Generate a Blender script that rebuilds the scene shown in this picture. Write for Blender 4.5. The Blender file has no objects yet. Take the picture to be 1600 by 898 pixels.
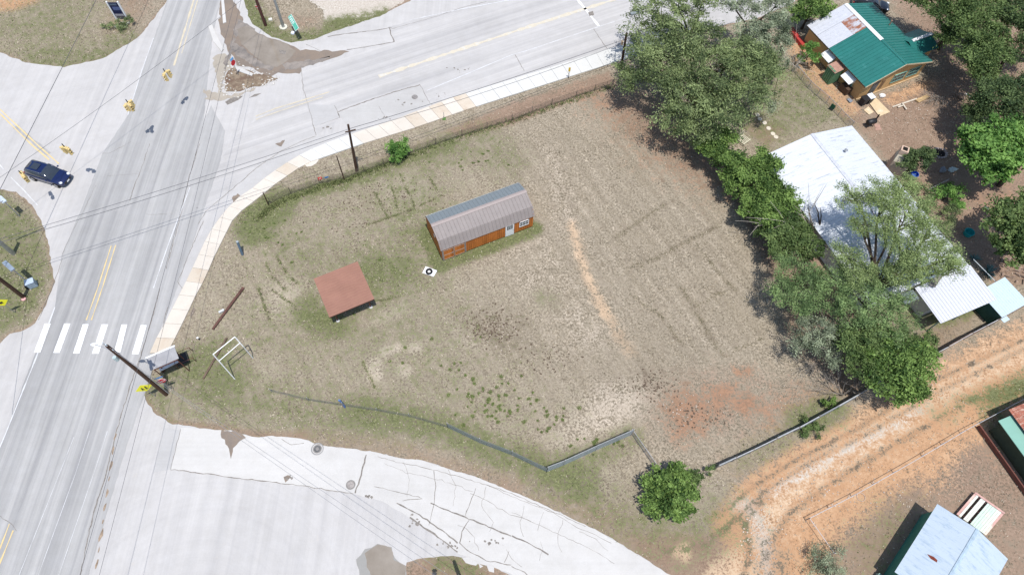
import bpy, math, random
import numpy as np
from mathutils import Vector, Matrix
random.seed(7); rng = np.random.default_rng(7)
sc = bpy.context.scene; C = sc.collection
# ---------------------------------------------------------------- camera, world, sun, exposure
CAM_H = 60.0; FPX = 1050.0; NADX, NADY = 775.0, 1010.0      # survey of the photograph: focal length in px and the point straight below
_d = np.array([NADX-800, NADY-449, FPX]); _d /= np.linalg.norm(_d)
_x = np.array([1., 0, 0])-_d[0]*_d; _x /= np.linalg.norm(_x)
_cv = lambda v: np.array([v[0], -v[1], -v[2]])
_Xc, _Zc = _cv(_x), _cv(-_d); _Yc = np.cross(_Zc, _Xc)
ROT = np.stack([_Xc, _Yc, _Zc])
cd = bpy.data.cameras.new('camera'); cam = bpy.data.objects.new('camera', cd); C.objects.link(cam)
cd.sensor_width = 36; cd.lens = 36*FPX/1600; cd.clip_end = 3000; cd.clip_start = 0.5
M4 = Matrix(ROT.tolist()).to_4x4(); M4.translation = (0, 0, CAM_H); cam.matrix_world = M4
sc.camera = cam
SUNV = Vector((0.09, -0.24, 1.0)).normalized()               # towards the sun
w = bpy.data.worlds.new('World'); sc.world = w; w.use_nodes = True
nt = w.node_tree; sky = nt.nodes.new('ShaderNodeTexSky'); sky.sky_type = 'NISHITA'; sky.sun_disc = False
sky.sun_elevation = math.asin(SUNV.z); sky.sun_rotation = math.atan2(SUNV.x, SUNV.y)
nt.links.new(sky.outputs[0], nt.nodes['Background'].inputs[0]); nt.nodes['Background'].inputs[1].default_value = 0.15
sd = bpy.data.lights.new('sun', 'SUN'); sd.energy = 4.2; sd.angle = math.radians(0.5); sd.color = (1, .975, .94)
so = bpy.data.objects.new('sun', sd); C.objects.link(so); so.rotation_euler = SUNV.to_track_quat('Z', 'Y').to_euler(); so.location = (0, 0, 90)
sc.view_settings.view_transform = 'Standard'; sc.view_settings.look = 'None'; sc.view_settings.gamma = 1
sc.view_settings.exposure = 0.06

# ---------------------------------------------------------------- surveying helpers
def g(px, py, z=0.):
    """world point at height z that was seen at photo position px, py"""
    r = ROT@np.array([px-800, -(py-449), -FPX]); t = (z-CAM_H)/r[2]
    return Vector((r[0]*t, r[1]*t, z))
def gl(pts, z=0.): return [g(a, b, z) for a, b in pts]
# ---------------------------------------------------------------- materials
MATS = {}
def nodes(name, rough=.8, spec=.3, metal=0.):
    m = bpy.data.materials.new(name); m.use_nodes = True; t = m.node_tree
    b = t.nodes['Principled BSDF']; b.inputs['Roughness'].default_value = rough
    b.inputs['Specular IOR Level'].default_value = spec; b.inputs['Metallic'].default_value = metal
    return m, t, b
def N(t, typ, **kw):
    n = t.nodes.new(typ)
    for k, v in kw.items():
        if k.startswith('_'): setattr(n, k[1:], v)
        else: n.inputs[k].default_value = v
    return n
def coords(t, scale=(1, 1, 1), rot=0., kind='Object'):
    tc = N(t, 'ShaderNodeTexCoord'); mp = N(t, 'ShaderNodeMapping'); mp.inputs['Scale'].default_value = scale
    r1 = N(t, 'ShaderNodeMapping'); r1.inputs['Rotation'].default_value = (0, 0, rot)
    t.links.new(tc.outputs[kind], r1.inputs[0]); t.links.new(r1.outputs[0], mp.inputs[0]); return mp.outputs[0]
def noise(t, vec, scale, detail=4, rough=.6, lo=.3, hi=.7, dist=0.):
    n = N(t, 'ShaderNodeTexNoise', Scale=scale, Detail=detail, Roughness=rough, Distortion=dist); t.links.new(vec, n.inputs['Vector'])
    r = N(t, 'ShaderNodeMapRange'); r.inputs['From Min'].default_value = lo; r.inputs['From Max'].default_value = hi
    t.links.new(n.outputs[0], r.inputs[0]); return r.outputs[0]
def mix(t, fac, a, b, mode='MIX'):
    n = N(t, 'ShaderNodeMix', _data_type='RGBA', _blend_type=mode)
    for i, v in ((0, fac), (6, a), (7, b)):
        if isinstance(v, bpy.types.NodeSocket): t.links.new(v, n.inputs[i])
        elif i == 0: n.inputs[0].default_value = v
        else: n.inputs[i].default_value = (*v, 1)
    return n.outputs[2]
def mth(t, op, a, b=0., c=None, clamp=False):
    n = N(t, 'ShaderNodeMath', _operation=op, _use_clamp=clamp)
    for i, v in enumerate((a, b) if c is None else (a, b, c)):
        if isinstance(v, bpy.types.NodeSocket): t.links.new(v, n.inputs[i])
        else: n.inputs[i].default_value = v
    return n.outputs[0]
def bump(t, b, h, strength=.4, dist=.05):
    n = N(t, 'ShaderNodeBump', Strength=strength, Distance=dist); t.links.new(h, n.inputs['Height']); t.links.new(n.outputs[0], b.inputs['Normal'])
def mat(name, col, rough=.7, spec=.3, metal=0., var=.18, scale=3., stretch=(1, 1, 1), rot=0., stain=None, stain_scale=.6, stain_lo=.55, bmp=0., fine=True, alpha=None):
    if name in MATS: return MATS[name]
    m, t, b = nodes(name, rough, spec, metal); v = coords(t, stretch, rot)
    f = noise(t, v, scale, 5)
    a = tuple(c*(1-var) for c in col); d = tuple(min(1, c*(1+var)) for c in col)
    o = mix(t, f, a, d)
    if fine: o = mix(t, noise(t, v, scale*9, 3), o, mix(t, 1., o, (1-var*.8,)*3, 'MULTIPLY'))
    if stain: o = mix(t, noise(t, v, stain_scale, 6, .7, stain_lo, stain_lo+.12), o, stain)
    t.links.new(o, b.inputs['Base Color'])
    if bmp: bump(t, b, noise(t, v, scale*5, 4), bmp, .02)
    MATS[name] = m; return m
# ---------------------------------------------------------------- mesh builder
class MB:
    def __init__(s): s.v = []; s.f = []
    def add(s, vs, fs):
        o = len(s.v); s.v += [tuple(v) for v in vs]; s.f += [tuple(i+o for i in f) for f in fs]; return s
    def box(s, c, size, rz=0., mtx=None):
        x, y, z = [q/2 for q in size]; P = [Vector((a*x, b*y, d*z)) for d in (-1, 1) for a, b in ((-1, -1), (1, -1), (1, 1), (-1, 1))]
        R = Matrix.Rotation(rz, 3, 'Z') if mtx is None else mtx
        return s.add([R@p+Vector(c) for p in P], [(3, 2, 1, 0), (4, 5, 6, 7), (0, 1, 5, 4), (1, 2, 6, 5), (2, 3, 7, 6), (3, 0, 4, 7)])
    def beam(s, a, b, wd, ht, up=(0, 0, 1)):
        a, b = Vector(a), Vector(b); d = b-a; L = d.length; d.normalize(); u = Vector(up)
        if abs(d.dot(u)) > .95: u = Vector((1, 0, 0))
        r = d.cross(u).normalized(); u = r.cross(d); M = Matrix((d, r, u)).transposed()
        return s.box((a+b)/2, (L, wd, ht), mtx=M)
    def prism(s, poly, z0, z1):
        n = len(poly); P = [(p[0], p[1], z0) for p in poly]+[(p[0], p[1], z1) for p in poly]
        A = sum(poly[i][0]*poly[(i+1) % n][1]-poly[(i+1) % n][0]*poly[i][1] for i in range(n))
        fs = [tuple(range(n, 2*n)), tuple(range(n-1, -1, -1))]+[(i, (i+1) % n, n+(i+1) % n, n+i) for i in range(n)]
        if A < 0: fs = [tuple(reversed(f)) for f in fs]
        return s.add(P, fs)
    def slab(s, pts, th):
        """thick plate: pts top corners (ccw seen from the outside), thickness th inwards"""
        P = [Vector(p) for p in pts]; n = (P[1]-P[0]).cross(P[2]-P[0]).normalized(); k = len(P)
        return s.add(P+[p-n*th for p in P], [tuple(range(k)), tuple(range(2*k-1, k-1, -1))]+[((i+1) % k, i, k+i, k+(i+1) % k) for i in range(k)])
    def tube(s, path, rad, n=6, cap=True):
        P = [Vector(p) for p in path]; R = rad if isinstance(rad, (list, tuple)) else [rad]*len(P); vs = []; pu = None
        for i, p in enumerate(P):
            d = (P[min(i+1, len(P)-1)]-P[max(i-1, 0)]).normalized()
            if pu is None: pu = d.cross(Vector((0, 0, 1)) if abs(d.z) < .9 else Vector((1, 0, 0))).normalized()
            u = (pu-d*pu.dot(d)).normalized(); pu = u; q = d.cross(u)
            vs += [p+(u*math.cos(2*math.pi*k/n)+q*math.sin(2*math.pi*k/n))*R[i] for k in range(n)]
        fs = [(i*n+k, i*n+(k+1) % n, (i+1)*n+(k+1) % n, (i+1)*n+k) for i in range(len(P)-1) for k in range(n)]
        if cap: fs += [tuple(range(n-1, -1, -1)), tuple(range((len(P)-1)*n, len(P)*n))]
        return s.add(vs, fs)
    def cyl(s, c, r, h, n=16, r2=None): return s.tube([c, Vector(c)+Vector((0, 0, h))], [r, r if r2 is None else r2], n)
    def ring(s, c, R, r, n=28, k=8, zs=1.):
        vs = [(c[0]+(R+r*math.cos(b))*math.cos(a), c[1]+(R+r*math.cos(b))*math.sin(a), c[2]+zs*r*math.sin(b)) for a in [2*math.pi*i/n for i in range(n)] for b in [2*math.pi*j/k for j in range(k)]]
        return s.add(vs, [(i*k+j, ((i+1) % n)*k+j, ((i+1) % n)*k+(j+1) % k, i*k+(j+1) % k) for i in range(n) for j in range(k)])
    def blob(s, c, r, n=8, m=5, jit=.2, sd=0):
        rr = random.Random(sd); vs = []
        for j in range(1, m):
            th = math.pi*j/m
            for i in range(n):
                a = 2*math.pi*i/n; q = 1+rr.uniform(-jit, jit)
                vs.append((c[0]+r[0]*q*math.sin(th)*math.cos(a), c[1]+r[1]*q*math.sin(th)*math.sin(a), c[2]+r[2]*q*math.cos(th)))
        vs += [(c[0], c[1], c[2]+r[2]), (c[0], c[1], c[2]-r[2])]; T = len(vs)-2
        fs = [(j*n+i, (j+1)*n+i, (j+1)*n+(i+1) % n, j*n+(i+1) % n) for j in range(m-2) for i in range(n)]
        fs += [(T, i, (i+1) % n) for i in range(n)]+[(T+1, (m-2)*n+(i+1) % n, (m-2)*n+i) for i in range(n)]
        return s.add(vs, fs)
    def build(s, name, m, parent=None, smooth=False, origin=None, bevel=0.):
        me = bpy.data.meshes.new(name); vs = s.v
        if origin is not None: vs = [(v[0]-origin[0], v[1]-origin[1], v[2]-origin[2]) for v in vs]
        me.from_pydata(vs, [], s.f); me.update()
        if smooth: me.polygons.foreach_set('use_smooth', [True]*len(me.polygons))
        if isinstance(m, (list, tuple)): [me.materials.append(q) for q in m]
        else: me.materials.append(m)
        o = bpy.data.objects.new(name, me); C.objects.link(o)
        if parent is not None: o.parent = parent
        if bevel: b = o.modifiers.new('bevel', 'BEVEL'); b.width = bevel; b.segments = 2; b.limit_method = 'ANGLE'
        if origin is not None and parent is None: o.location = origin
        return o
def tag(o, label=None, cat=None, group=None, kind=None):
    if label: o['label'] = label
    if cat: o['category'] = cat
    if group: o['group'] = group
    if kind: o['kind'] = kind
    return o
def root(name, label, cat, loc, rz=0., group=None):
    o = bpy.data.objects.new(name, None); o.empty_display_size = .3; C.objects.link(o); o.location = loc; o.rotation_euler = (0, 0, rz)
    return tag(o, label, cat, group)
def np_mesh(name, V, F, mats, attr=None, parent=None, smooth=False):
    me = bpy.data.meshes.new(name); nv, nf, k = len(V), len(F), F.shape[1]
    me.vertices.add(nv); me.vertices.foreach_set('co', V.astype(np.float32).ravel())
    me.loops.add(nf*k); me.loops.foreach_set('vertex_index', F.astype(np.int32).ravel())
    me.polygons.add(nf); me.polygons.foreach_set('loop_start', np.arange(nf, dtype=np.int32)*k); me.polygons.foreach_set('loop_total', np.full(nf, k, dtype=np.int32))
    if smooth: me.polygons.foreach_set('use_smooth', np.ones(nf, dtype=bool))
    me.update(calc_edges=True)
    for an, (typ, dat) in (attr or {}).items():
        a = me.attributes.new(an, typ, 'POINT'); a.data.foreach_set('color' if typ == 'FLOAT_COLOR' else 'value', dat.astype(np.float32).ravel())
    me.materials.append(mats); o = bpy.data.objects.new(name, me); C.objects.link(o)
    if parent is not None: o.parent = parent
    return o
def corr(name, p0, pu, pv, m, parent, pitch=.3, amp=.03, rib=.25, th=.03):
    """ribbed sheet metal: spans p0 + u*pu + v*pv, ribs run along pv"""
    p0, pu, pv = Vector(p0), Vector(pu), Vector(pv); L = pu.length; d = pu.normalized(); n = pu.cross(pv).normalized()
    k = max(1, round(L/pitch)); q = L/k; prof = [(0, 0)]
    for i in range(k): x = i*q; prof += [(x+q*(1-rib)/2, 0), (x+q*(1-rib*.5)/2, amp), (x+q*(1+rib*.5)/2, amp), (x+q*(1+rib)/2, 0)]
    prof += [(L, 0), (L, -th), (0, -th)]; n_ = len(prof)
    vs = [p0+d*x+n*z for x, z in prof]; vs += [v+pv for v in vs]
    fs = [(i, (i+1) % n_, n_+(i+1) % n_, n_+i) for i in range(n_)]+[tuple(range(n_-1, -1, -1)), tuple(range(n_, 2*n_))]
    return MB().add(vs, fs).build(name, m, parent)
def text(name, body, size, m, parent, loc, rot, ext=.004):
    cu = bpy.data.curves.new(name, 'FONT'); cu.body = body; cu.size = size; cu.extrude = ext; cu.align_x = 'CENTER'; cu.align_y = 'CENTER'
    tmp = bpy.data.objects.new('tmp', cu); C.objects.link(tmp); bpy.context.view_layer.update()
    me = bpy.data.meshes.new_from_object(tmp.evaluated_get(bpy.context.evaluated_depsgraph_get())); bpy.data.objects.remove(tmp)
    me.materials.clear(); me.materials.append(m); me.name = name
    o = bpy.data.objects.new(name, me); C.objects.link(o); o.parent = parent; o.location = loc; o.rotation_euler = rot; return o
def ragged(pts, step=.5, amp=.12, sd=1):
    rr = random.Random(sd); out = []; n = len(pts)
    for i in range(n):
        a, b = Vector(pts[i]), Vector(pts[(i+1) % n]); L = (b-a).length; k = max(1, int(L/step))
        nn = Vector((-(b-a).y, (b-a).x, 0)).normalized()
        for j in range(k): out.append(a+(b-a)*(j/k)+nn*rr.uniform(-amp, amp)*(0 if j == 0 and amp < .05 else 1))
    return out
def sheet(name, pts, z, m, parent=None, rag=0., step=.5, sd=1, **kw):
    P = [Vector((p[0], p[1], z)) for p in pts]
    if rag: P = ragged(P, step, rag, sd)
    n = len(P); A = sum(P[i].x*P[(i+1) % n].y-P[(i+1) % n].x*P[i].y for i in range(n))
    if A < 0: P.reverse()
    o = MB().add(P, [tuple(range(n))]).build(name, m, parent)
    if parent is None: tag(o, kind=kw.get('kind', 'structure'))
    return o
def ribbon(name, pts, wd, z, m, parent, jit=0., sd=0, step=.35):
    rr = random.Random(sd); P = [Vector((p[0], p[1], 0)) for p in pts]; Q = []
    for a, b in zip(P, P[1:]):
        k = max(1, int((b-a).length/step)) if jit else 1
        nn = Vector((-(b-a).y, (b-a).x, 0)).normalized()
        Q += [a+(b-a)*(j/k)+nn*rr.uniform(-jit, jit) for j in range(k)]
    Q.append(P[-1]); vs = []
    for i, p in enumerate(Q):
        d = (Q[min(i+1, len(Q)-1)]-Q[max(i-1, 0)]).normalized(); nn = Vector((-d.y, d.x, 0)); ww = wd/2*(rr.uniform(.45, 1.35) if jit else 1)
        vs += [(p.x+nn.x*ww, p.y+nn.y*ww, z), (p.x-nn.x*ww, p.y-nn.y*ww, z)]
    return MB().add(vs, [(2*i, 2*i+1, 2*i+3, 2*i+2) for i in range(len(Q)-1)]).build(name, m, parent)
# ---------------------------------------------------------------- region fields (real places on the ground, surveyed from the photograph)
def sdf(X, Y, poly):
    """signed distance to polygon, negative inside"""
    d = np.full(X.shape, 1e9); ins = np.zeros(X.shape, bool); n = len(poly)
    for i in range(n):
        ax, ay = poly[i][0], poly[i][1]; bx, by = poly[(i+1) % n][0], poly[(i+1) % n][1]
        ex, ey = bx-ax, by-ay; t = np.clip(((X-ax)*ex+(Y-ay)*ey)/(ex*ex+ey*ey+1e-12), 0, 1)
        d = np.minimum(d, (X-ax-t*ex)**2+(Y-ay-t*ey)**2)
        c = (ay > Y) != (by > Y); xi = (bx-ax)*(Y-ay)/((by-ay) if by != ay else 1e-9)+ax; ins ^= c & (X < xi)
    return np.sqrt(d)*np.where(ins, -1, 1)
def ldist(X, Y, pts):
    d = np.full(X.shape, 1e9)
    for a, b in zip(pts, pts[1:]):
        ex, ey = b[0]-a[0], b[1]-a[1]; t = np.clip(((X-a[0])*ex+(Y-a[1])*ey)/(ex*ex+ey*ey+1e-12), 0, 1)
        d = np.minimum(d, (X-a[0]-t*ex)**2+(Y-a[1]-t*ey)**2)
    return np.sqrt(d)
PV_NORTH = [(-700, 40), (-200, 60), (0, 82), (40, 98), (100, 105), (160, 92), (215, 60), (240, 30), (262, 0), (300, -90), (395, -90), (382, 0), (388, 25), (395, 38), (425, 58), (455, 67), (490, 62), (520, 50), (560, 37), (593, 26), (640, 2), (700, -40), (900, -90), (1300, -110), (1240, 5), (1180, 30), (1100, 45), (1010, 62), (968, 82), (960, 86), (857, 117), (800, 134), (700, 166), (620, 196), (566, 215), (528, 228), (493, 241), (472, 251), (440, 270), (418, 286), (392, 307), (380, 316), (357, 335), (345, 350), (327, 375), (312, 407), (299, 435), (291, 460), (275, 482), (262, 510), (246, 537), (235, 552), (226, 575), (222, 600), (228, 625), (245, 648), (270, 662), (320, 670), (360, 672), (400, 683), (425, 681), (470, 684), (482, 689), (510, 697), (550, 701), (587, 706), (620, 715), (660, 719), (700, 732), (750, 747), (799, 767), (840, 784), (875, 801), (920, 822), (965, 847), (1005, 872), (1050, 900), (1110, 945), (1000, 1060), (860, 960), (800, 898), (775, 886), (745, 881), (716, 869), (680, 869), (662, 872), (635, 878), (625, 930), (640, 1060), (-400, 1300), (-700, 800), (-700, 520)]
ISLAND_W = [(-400, 240), (0, 295), (25, 300), (50, 320), (65, 345), (76, 380), (82, 420), (86, 440), (75, 470), (55, 505), (40, 515), (15, 522), (5, 530), (-15, 560), (-200, 560), (-400, 500)]
PV_NORTH += ISLAND_W[::-1]+[(-700, 230)]
MEDIAN = [(352, 118), (365, 104), (392, 112), (435, 123), (412, 133), (368, 144), (350, 144)]
LOT_NORTH = [(470, -60), (484, 0), (505, 16), (508, 33), (545, 32), (575, 28), (612, 14), (632, 0), (690, -60)]
G = lambda pts: [tuple(g(a, b)[:2]) for a, b in pts]
R_PV, R_IW, R_MED, R_LOT = G(PV_NORTH), G(ISLAND_W), G(MEDIAN), G(LOT_NORTH)
# (channel, pixel outline or line, width of a line or None, feather in metres, strength)
REG = [
 ('green', [(400, 300), (560, 260), (680, 230), (720, 300), (690, 420), (760, 560), (700, 640), (300, 600), (300, 520), (360, 420)], None, 9, .27),
 ('green', [(395, 345), (460, 360), (520, 400), (500, 440), (440, 420), (400, 390)], None, 3, .25),
 ('green', [(420, 318), (460, 305), (520, 290), (545, 282), (620, 255), (700, 225)], 1.0, .8, .75),
 ('green', [(400, 355), (408, 335), (430, 322)], 2.2, 1, .9),
 ('green', [(690, 410), (760, 386), (834, 357)], 1.0, .5, 1.),
 ('green', [(690, 410), (676, 388), (666, 362)], .9, .5, .9),
 ('green', [(700, 235), (760, 215), (790, 250)], 2.5, 2, .4), ('green', [(640, 300), (660, 350), (650, 400), (600, 430)], 3.5, 3, .35),
 ('green', [(480, 485), (500, 500), (525, 508)], 1.4, 1, .8), ('green', [(592, 430), (578, 415), (620, 425)], 1.5, 1, .6), ('green', [(845, 466), (862, 470)], .6, 1.2, .5),
 ('green', [(290, 600), (330, 592), (440, 605), (520, 620), (600, 650), (640, 672), (600, 690), (450, 670), (330, 655), (270, 640)], None, 3, .5),
 ('green', [(232, 590), (262, 585), (262, 655), (240, 640), (226, 615)], None, 1, .6), ('green', [(300, 570), (330, 560), (350, 590)], 2, 1.5, .7),
 ('green', [(560, 640), (640, 655), (700, 672), (760, 698), (820, 720), (856, 738), (880, 742), (910, 755)], 1.3, 1.2, .75),
 ('green', [(885, 728), (940, 705), (985, 682)], 1.2, .8, .5), ('green', [(700, 600), (800, 600), (860, 640), (820, 710), (700, 665), (640, 600)], None, 6, .28),
 ('green', [(880, 745), (930, 790), (990, 825), (1060, 835), (1130, 810)], 2.4, 2.5, .45), ('green', [(690, 505), (560, 520), (440, 520)], 3, 4, .15),
 ('green', [(-400, 240), (0, 296), (60, 345), (80, 430), (50, 500), (0, 520), (-400, 500)], None, 1, .7),
 ('green', [(-100, 20), (0, 20), (100, -30), (170, 0), (120, 90), (20, 80), (-100, 70)], None, 6, .5), ('green', [(60, 92), (130, 95), (200, 62)], 2, 1.5, .5),
 ('green', [(386, 0), (392, 25), (425, 54), (455, 64), (500, 58), (560, 36), (595, 25)], 1.5, 1.2, .85), ('green', [(520, 35), (545, 32)], 1, 1, .9),
 ('green', [(1180, 60), (1260, 110), (1325, 190), (1270, 200), (1200, 235), (1150, 200)], None, 2.5, .55),
 ('green', [(1380, 470), (1440, 470), (1480, 500), (1420, 540), (1370, 560)], None, 3, .6), ('green', [(1465, 492), (1500, 480), (1540, 462)], 1.2, .8, 1.),
 ('green', [(1500, 625), (1560, 600), (1640, 570), (1640, 605), (1560, 638)], None, 1.2, 1.1), ('green', [(1440, 640), (1500, 632), (1480, 660)], None, 1.5, .5), ('green', [(1545, 650), (1570, 690), (1560, 650)], .8, .8, .6),
 ('green', [(1330, 870), (1380, 800), (1430, 790), (1380, 898)], None, 3, .5), ('green', [(1250, 660), (1300, 640)], 1.5, 1, .7), ('green', [(1160, 720), (1220, 690)], 1, 1, .4),
 ('tan', [(585, 275), (640, 268), (680, 300), (660, 322), (610, 338), (590, 310)], None, 2, .6), ('tan', [(665, 345), (610, 352), (600, 368), (640, 350)], None, 1.5, .55),
 ('tan', [(560, 560), (600, 545), (650, 540), (660, 575), (620, 600), (580, 600)], None, 3, .28), ('tan', [(570, 510), (590, 490), (630, 470), (640, 485), (600, 505)], None, 1, .75),
 ('tan', [(415, 450), (450, 430), (480, 440), (460, 500), (430, 500), (412, 480)], None, 2, .7), ('tan', [(400, 570), (440, 560), (440, 585), (410, 600)], None, 2, .5),
 ('tan', [(345, 470), (330, 520), (310, 540), (345, 500)], None, 3, .5), ('tan', [(640, 260), (770, 230), (900, 380), (1000, 500), (900, 560), (700, 520), (760, 380)], None, 12, .22),
 ('tan', [(955, 605), (1000, 600), (1040, 620), (1000, 640), (950, 640), (930, 630)], None, 2.5, .55), ('tan', [(930, 660), (960, 640), (880, 700)], 2, 2, .5),
 ('sandy', [(893, 352), (905, 395), (918, 432), (935, 470), (945, 488)], .45, .7, .8), ('sandy', [(945, 488), (962, 515), (985, 550)], .6, .8, .5), ('tan', [(860, 235), (893, 352)], 1, 2, .4),
 ('tan', [(905, 500), (940, 510), (940, 540), (905, 540)], None, 2, .4), ('tan', [(720, 520), (760, 530), (750, 550), (720, 545)], None, 2, .4), ('tan', [(700, 690), (790, 700), (830, 680), (760, 650)], None, 3, .35),
 ('dark', [(720, 490), (760, 480), (820, 500), (830, 540), (780, 555), (740, 530)], None, 3, .42), ('dark', [(850, 580), (1000, 540), (1050, 600), (940, 600)], None, 5, .2),
 ('brown', [(690, 205), (800, 160), (950, 112), (960, 130), (800, 195), (720, 215)], None, .8, .85), ('brown', [(560, 250), (600, 235), (690, 205), (700, 222), (600, 255)], None, 1, .4),
 ('brown', [(900, 150), (980, 120), (1100, 200), (1130, 290), (1060, 270), (980, 210), (930, 170)], None, 3.5, .75), ('rusty', [(930, 160), (990, 210), (1060, 260), (1120, 300), (1100, 290), (1010, 240)], 2.2, 3, .33),
 ('brown', [(1100, 250), (1160, 340), (1220, 460), (1230, 520), (1330, 620), (1400, 560), (1300, 350), (1200, 260)], None, 1.5, .9),
 ('brown', [(1330, 150), (1360, 180), (1345, 160), (1480, 110), (1620, 40), (1760, 60), (1760, 460), (1600, 440), (1560, 450), (1340, 200), (1320, 190)], None, 1.5, .92),
 ('orange', [(1250, 60), (1345, 172), (1320, 190), (1240, 110), (1232, 70)], None, 1, .8), ('orange', [(1370, 155), (1440, 125), (1470, 130), (1400, 165)], None, 1, .75), ('brown', [(1180, 180), (1230, 200), (1200, 235), (1160, 200)], None, 1, .8),
 ('rusty', [(1500, 300), (1580, 290), (1600, 320), (1530, 330)], None, 2, .35), ('brown', [(1380, -60), (1800, -60), (1800, 60), (1480, 110), (1400, 20)], None, 3, .9),
 ('brown', [(1430, 510), (1540, 480), (1480, 540), (1440, 560)], None, 1.5, .7),
 ('rusty', [(1035, 625), (1060, 605), (1110, 610), (1125, 640), (1100, 680), (1060, 690), (1040, 660)], None, 1.6, .72), ('rusty', [(1110, 600), (1150, 600), (1140, 630), (1120, 640)], None, .8, .75),
 ('rusty', [(1145, 575), (1178, 570), (1175, 588), (1150, 590)], None, .8, .75), ('rusty', [(1145, 620), (1170, 608), (1185, 635), (1165, 650), (1145, 640)], None, .8, .8), ('rusty', [(1180, 640), (1240, 610), (1300, 610), (1280, 640), (1200, 670)], None, 2.5, .6),
 ('brown', [(1000, 580), (1120, 560), (1300, 600), (1320, 630), (1150, 700), (1000, 690)], None, 3, .42),
 ('brown', [(860, 780), (960, 790), (1000, 850), (940, 830)], None, 1.6, .4), ('brown', [(840, 730), (900, 790), (980, 840), (1040, 880)], 2.5, 2.5, .45), ('brown', [(480, 680), (620, 700), (720, 730), (800, 760)], 1.2, 1.2, .5),
 ('brown', [(985, 845), (1050, 835), (1110, 830), (1180, 815), (1210, 860), (1210, 940), (1080, 940), (1020, 880)], None, 1.2, 1.0),
 ('brown', [(1130, 735), (1240, 700), (1360, 640), (1460, 560), (1600, 490), (1640, 500), (1450, 640), (1250, 720), (1150, 780)], None, 2.5, .55),
 ('orange', [(1660, 545), (1560, 590), (1460, 650), (1350, 715), (1260, 775), (1205, 830), (1200, 960)], 3.6, 1.8, 1.0), ('sandy', [(1640, 530), (1560, 565), (1470, 615), (1400, 655), (1330, 700), (1260, 745), (1205, 800), (1190, 850), (1200, 950)], 1.2, 2.0, .7),
 ('orange', [(1130, 820), (1180, 770), (1240, 730), (1330, 685)], 1.2, 1.0, .8), ('pale', [(1165, 790), (1182, 810), (1192, 850), (1203, 930)], .4, 1.3, .35), ('pale', [(1220, 765), (1300, 715), (1390, 665), (1480, 612)], .3, 1., .2), ('rusty', [(1205, 790), (1280, 735), (1370, 680), (1450, 632), (1600, 560)], .14, .35, .5), ('rusty', [(1165, 800), (1225, 745), (1325, 690), (1425, 632), (1555, 565)], .12, .3, .45), ('rusty', [(1235, 815), (1300, 762), (1390, 708), (1480, 655), (1600, 590)], .14, .4, .45), ('dark', [(1040, 862), (1100, 850), (1160, 815)], .25, .4, .4), ('dark', [(1150, 930), (1172, 870), (1168, 820)], .2, .3, .4), ('orange', [(1225, 960), (1215, 880), (1240, 810), (1330, 750)], .4, .5, .8),
 ('rusty', [(1130, 820), (1180, 770), (1240, 730), (1330, 680)], 1.2, 1.0, .8), ('pale', [(1150, 790), (1178, 800), (1195, 850), (1205, 930)], .6, 1.1, .7), ('pale', [(1170, 790), (1260, 735), (1340, 695), (1440, 640)], .35, .8, .55), ('dark', [(1120, 810), (1170, 765), (1250, 715), (1340, 670), (1450, 600), (1600, 530)], .2, .3, .55), ('dark', [(1130, 830), (1190, 770), (1270, 720), (1360, 675), (1470, 610), (1600, 545)], .2, .3, .5), ('dark', [(1205, 850), (1235, 800), (1330, 735), (1440, 670), (1600, 580)], .25, .35, .5), ('dark', [(1040, 860), (1100, 850), (1160, 800), (1200, 775)], .25, .4, .5), ('dark', [(1150, 930), (1170, 870), (1160, 820), (1190, 785)], .25, .3, .5), ('rusty', [(1225, 960), (1215, 880), (1240, 800), (1330, 745)], .4, .5, .8),
 ('sandy', [(1058, 862), (1072, 855), (1070, 868)], .5, .4, .9), ('sandy', [(1120, 898), (1150, 880), (1170, 930)], 1, 1, .7),
 ('rusty', [(1500, 575), (1530, 595), (1485, 605)], None, 1, .6), ('rusty', [(1440, 620), (1500, 640), (1420, 670), (1400, 650)], None, 1.2, .55), ('dark', [(1180, 830), (1230, 860), (1240, 940), (1180, 940)], None, 1.5, .5),
 ('brown', [(1260, 790), (1500, 665), (1570, 670), (1700, 700), (1700, 1000), (1220, 1000), (1230, 850)], None, 1.5, .72),
 ('orange', [(1270, 800), (1330, 770), (1370, 780), (1300, 850), (1270, 850)], None, 2.5, .6), ('orange', [(1430, 720), (1480, 700), (1480, 755), (1450, 770)], None, 2, .62), ('rusty', [(1340, 750), (1400, 730), (1400, 790), (1350, 790)], None, 2, .35), ('rusty', [(1520, 680), (1560, 690), (1550, 720)], None, 1.2, .5), ('orange', [(1225, 800), (1245, 860), (1250, 930)], 2, 1.5, .8),
 ('orange', [(-60, -40), (70, -40), (60, 5), (20, 18), (-60, 20)], None, 1.2, .9), ('brown', [(160, 60), (215, 45), (245, 0), (260, -30), (200, -30), (160, 20)], None, 3, .6), ('brown', [(430, 20), (500, 20), (500, 50), (440, 50)], None, 2, .5),
 ('pale', [(470, -80), (484, 0), (505, 16), (508, 33), (545, 30), (575, 28), (612, 14), (632, 0), (740, -80)], None, .5, 1.0), ('brown', [(595, 22), (625, 8), (635, 2)], .8, .7, .7),
 ('brown', [(352, 118), (365, 104), (435, 123), (368, 144)], None, .6, .9), ('brown', [(225, 625), (245, 652), (275, 664), (340, 668), (400, 680), (470, 682)], .5, .5, .8),
 ('brown', [(1540, 400), (1700, 380), (1700, 450), (1560, 440)], None, 1, .7), ('brown', [(640, 875), (720, 868), (800, 898), (860, 960), (620, 960)], None, .6, .85), ('green', [(690, 873), (740, 898), (720, 900)], 1, .8, .6),
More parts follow.
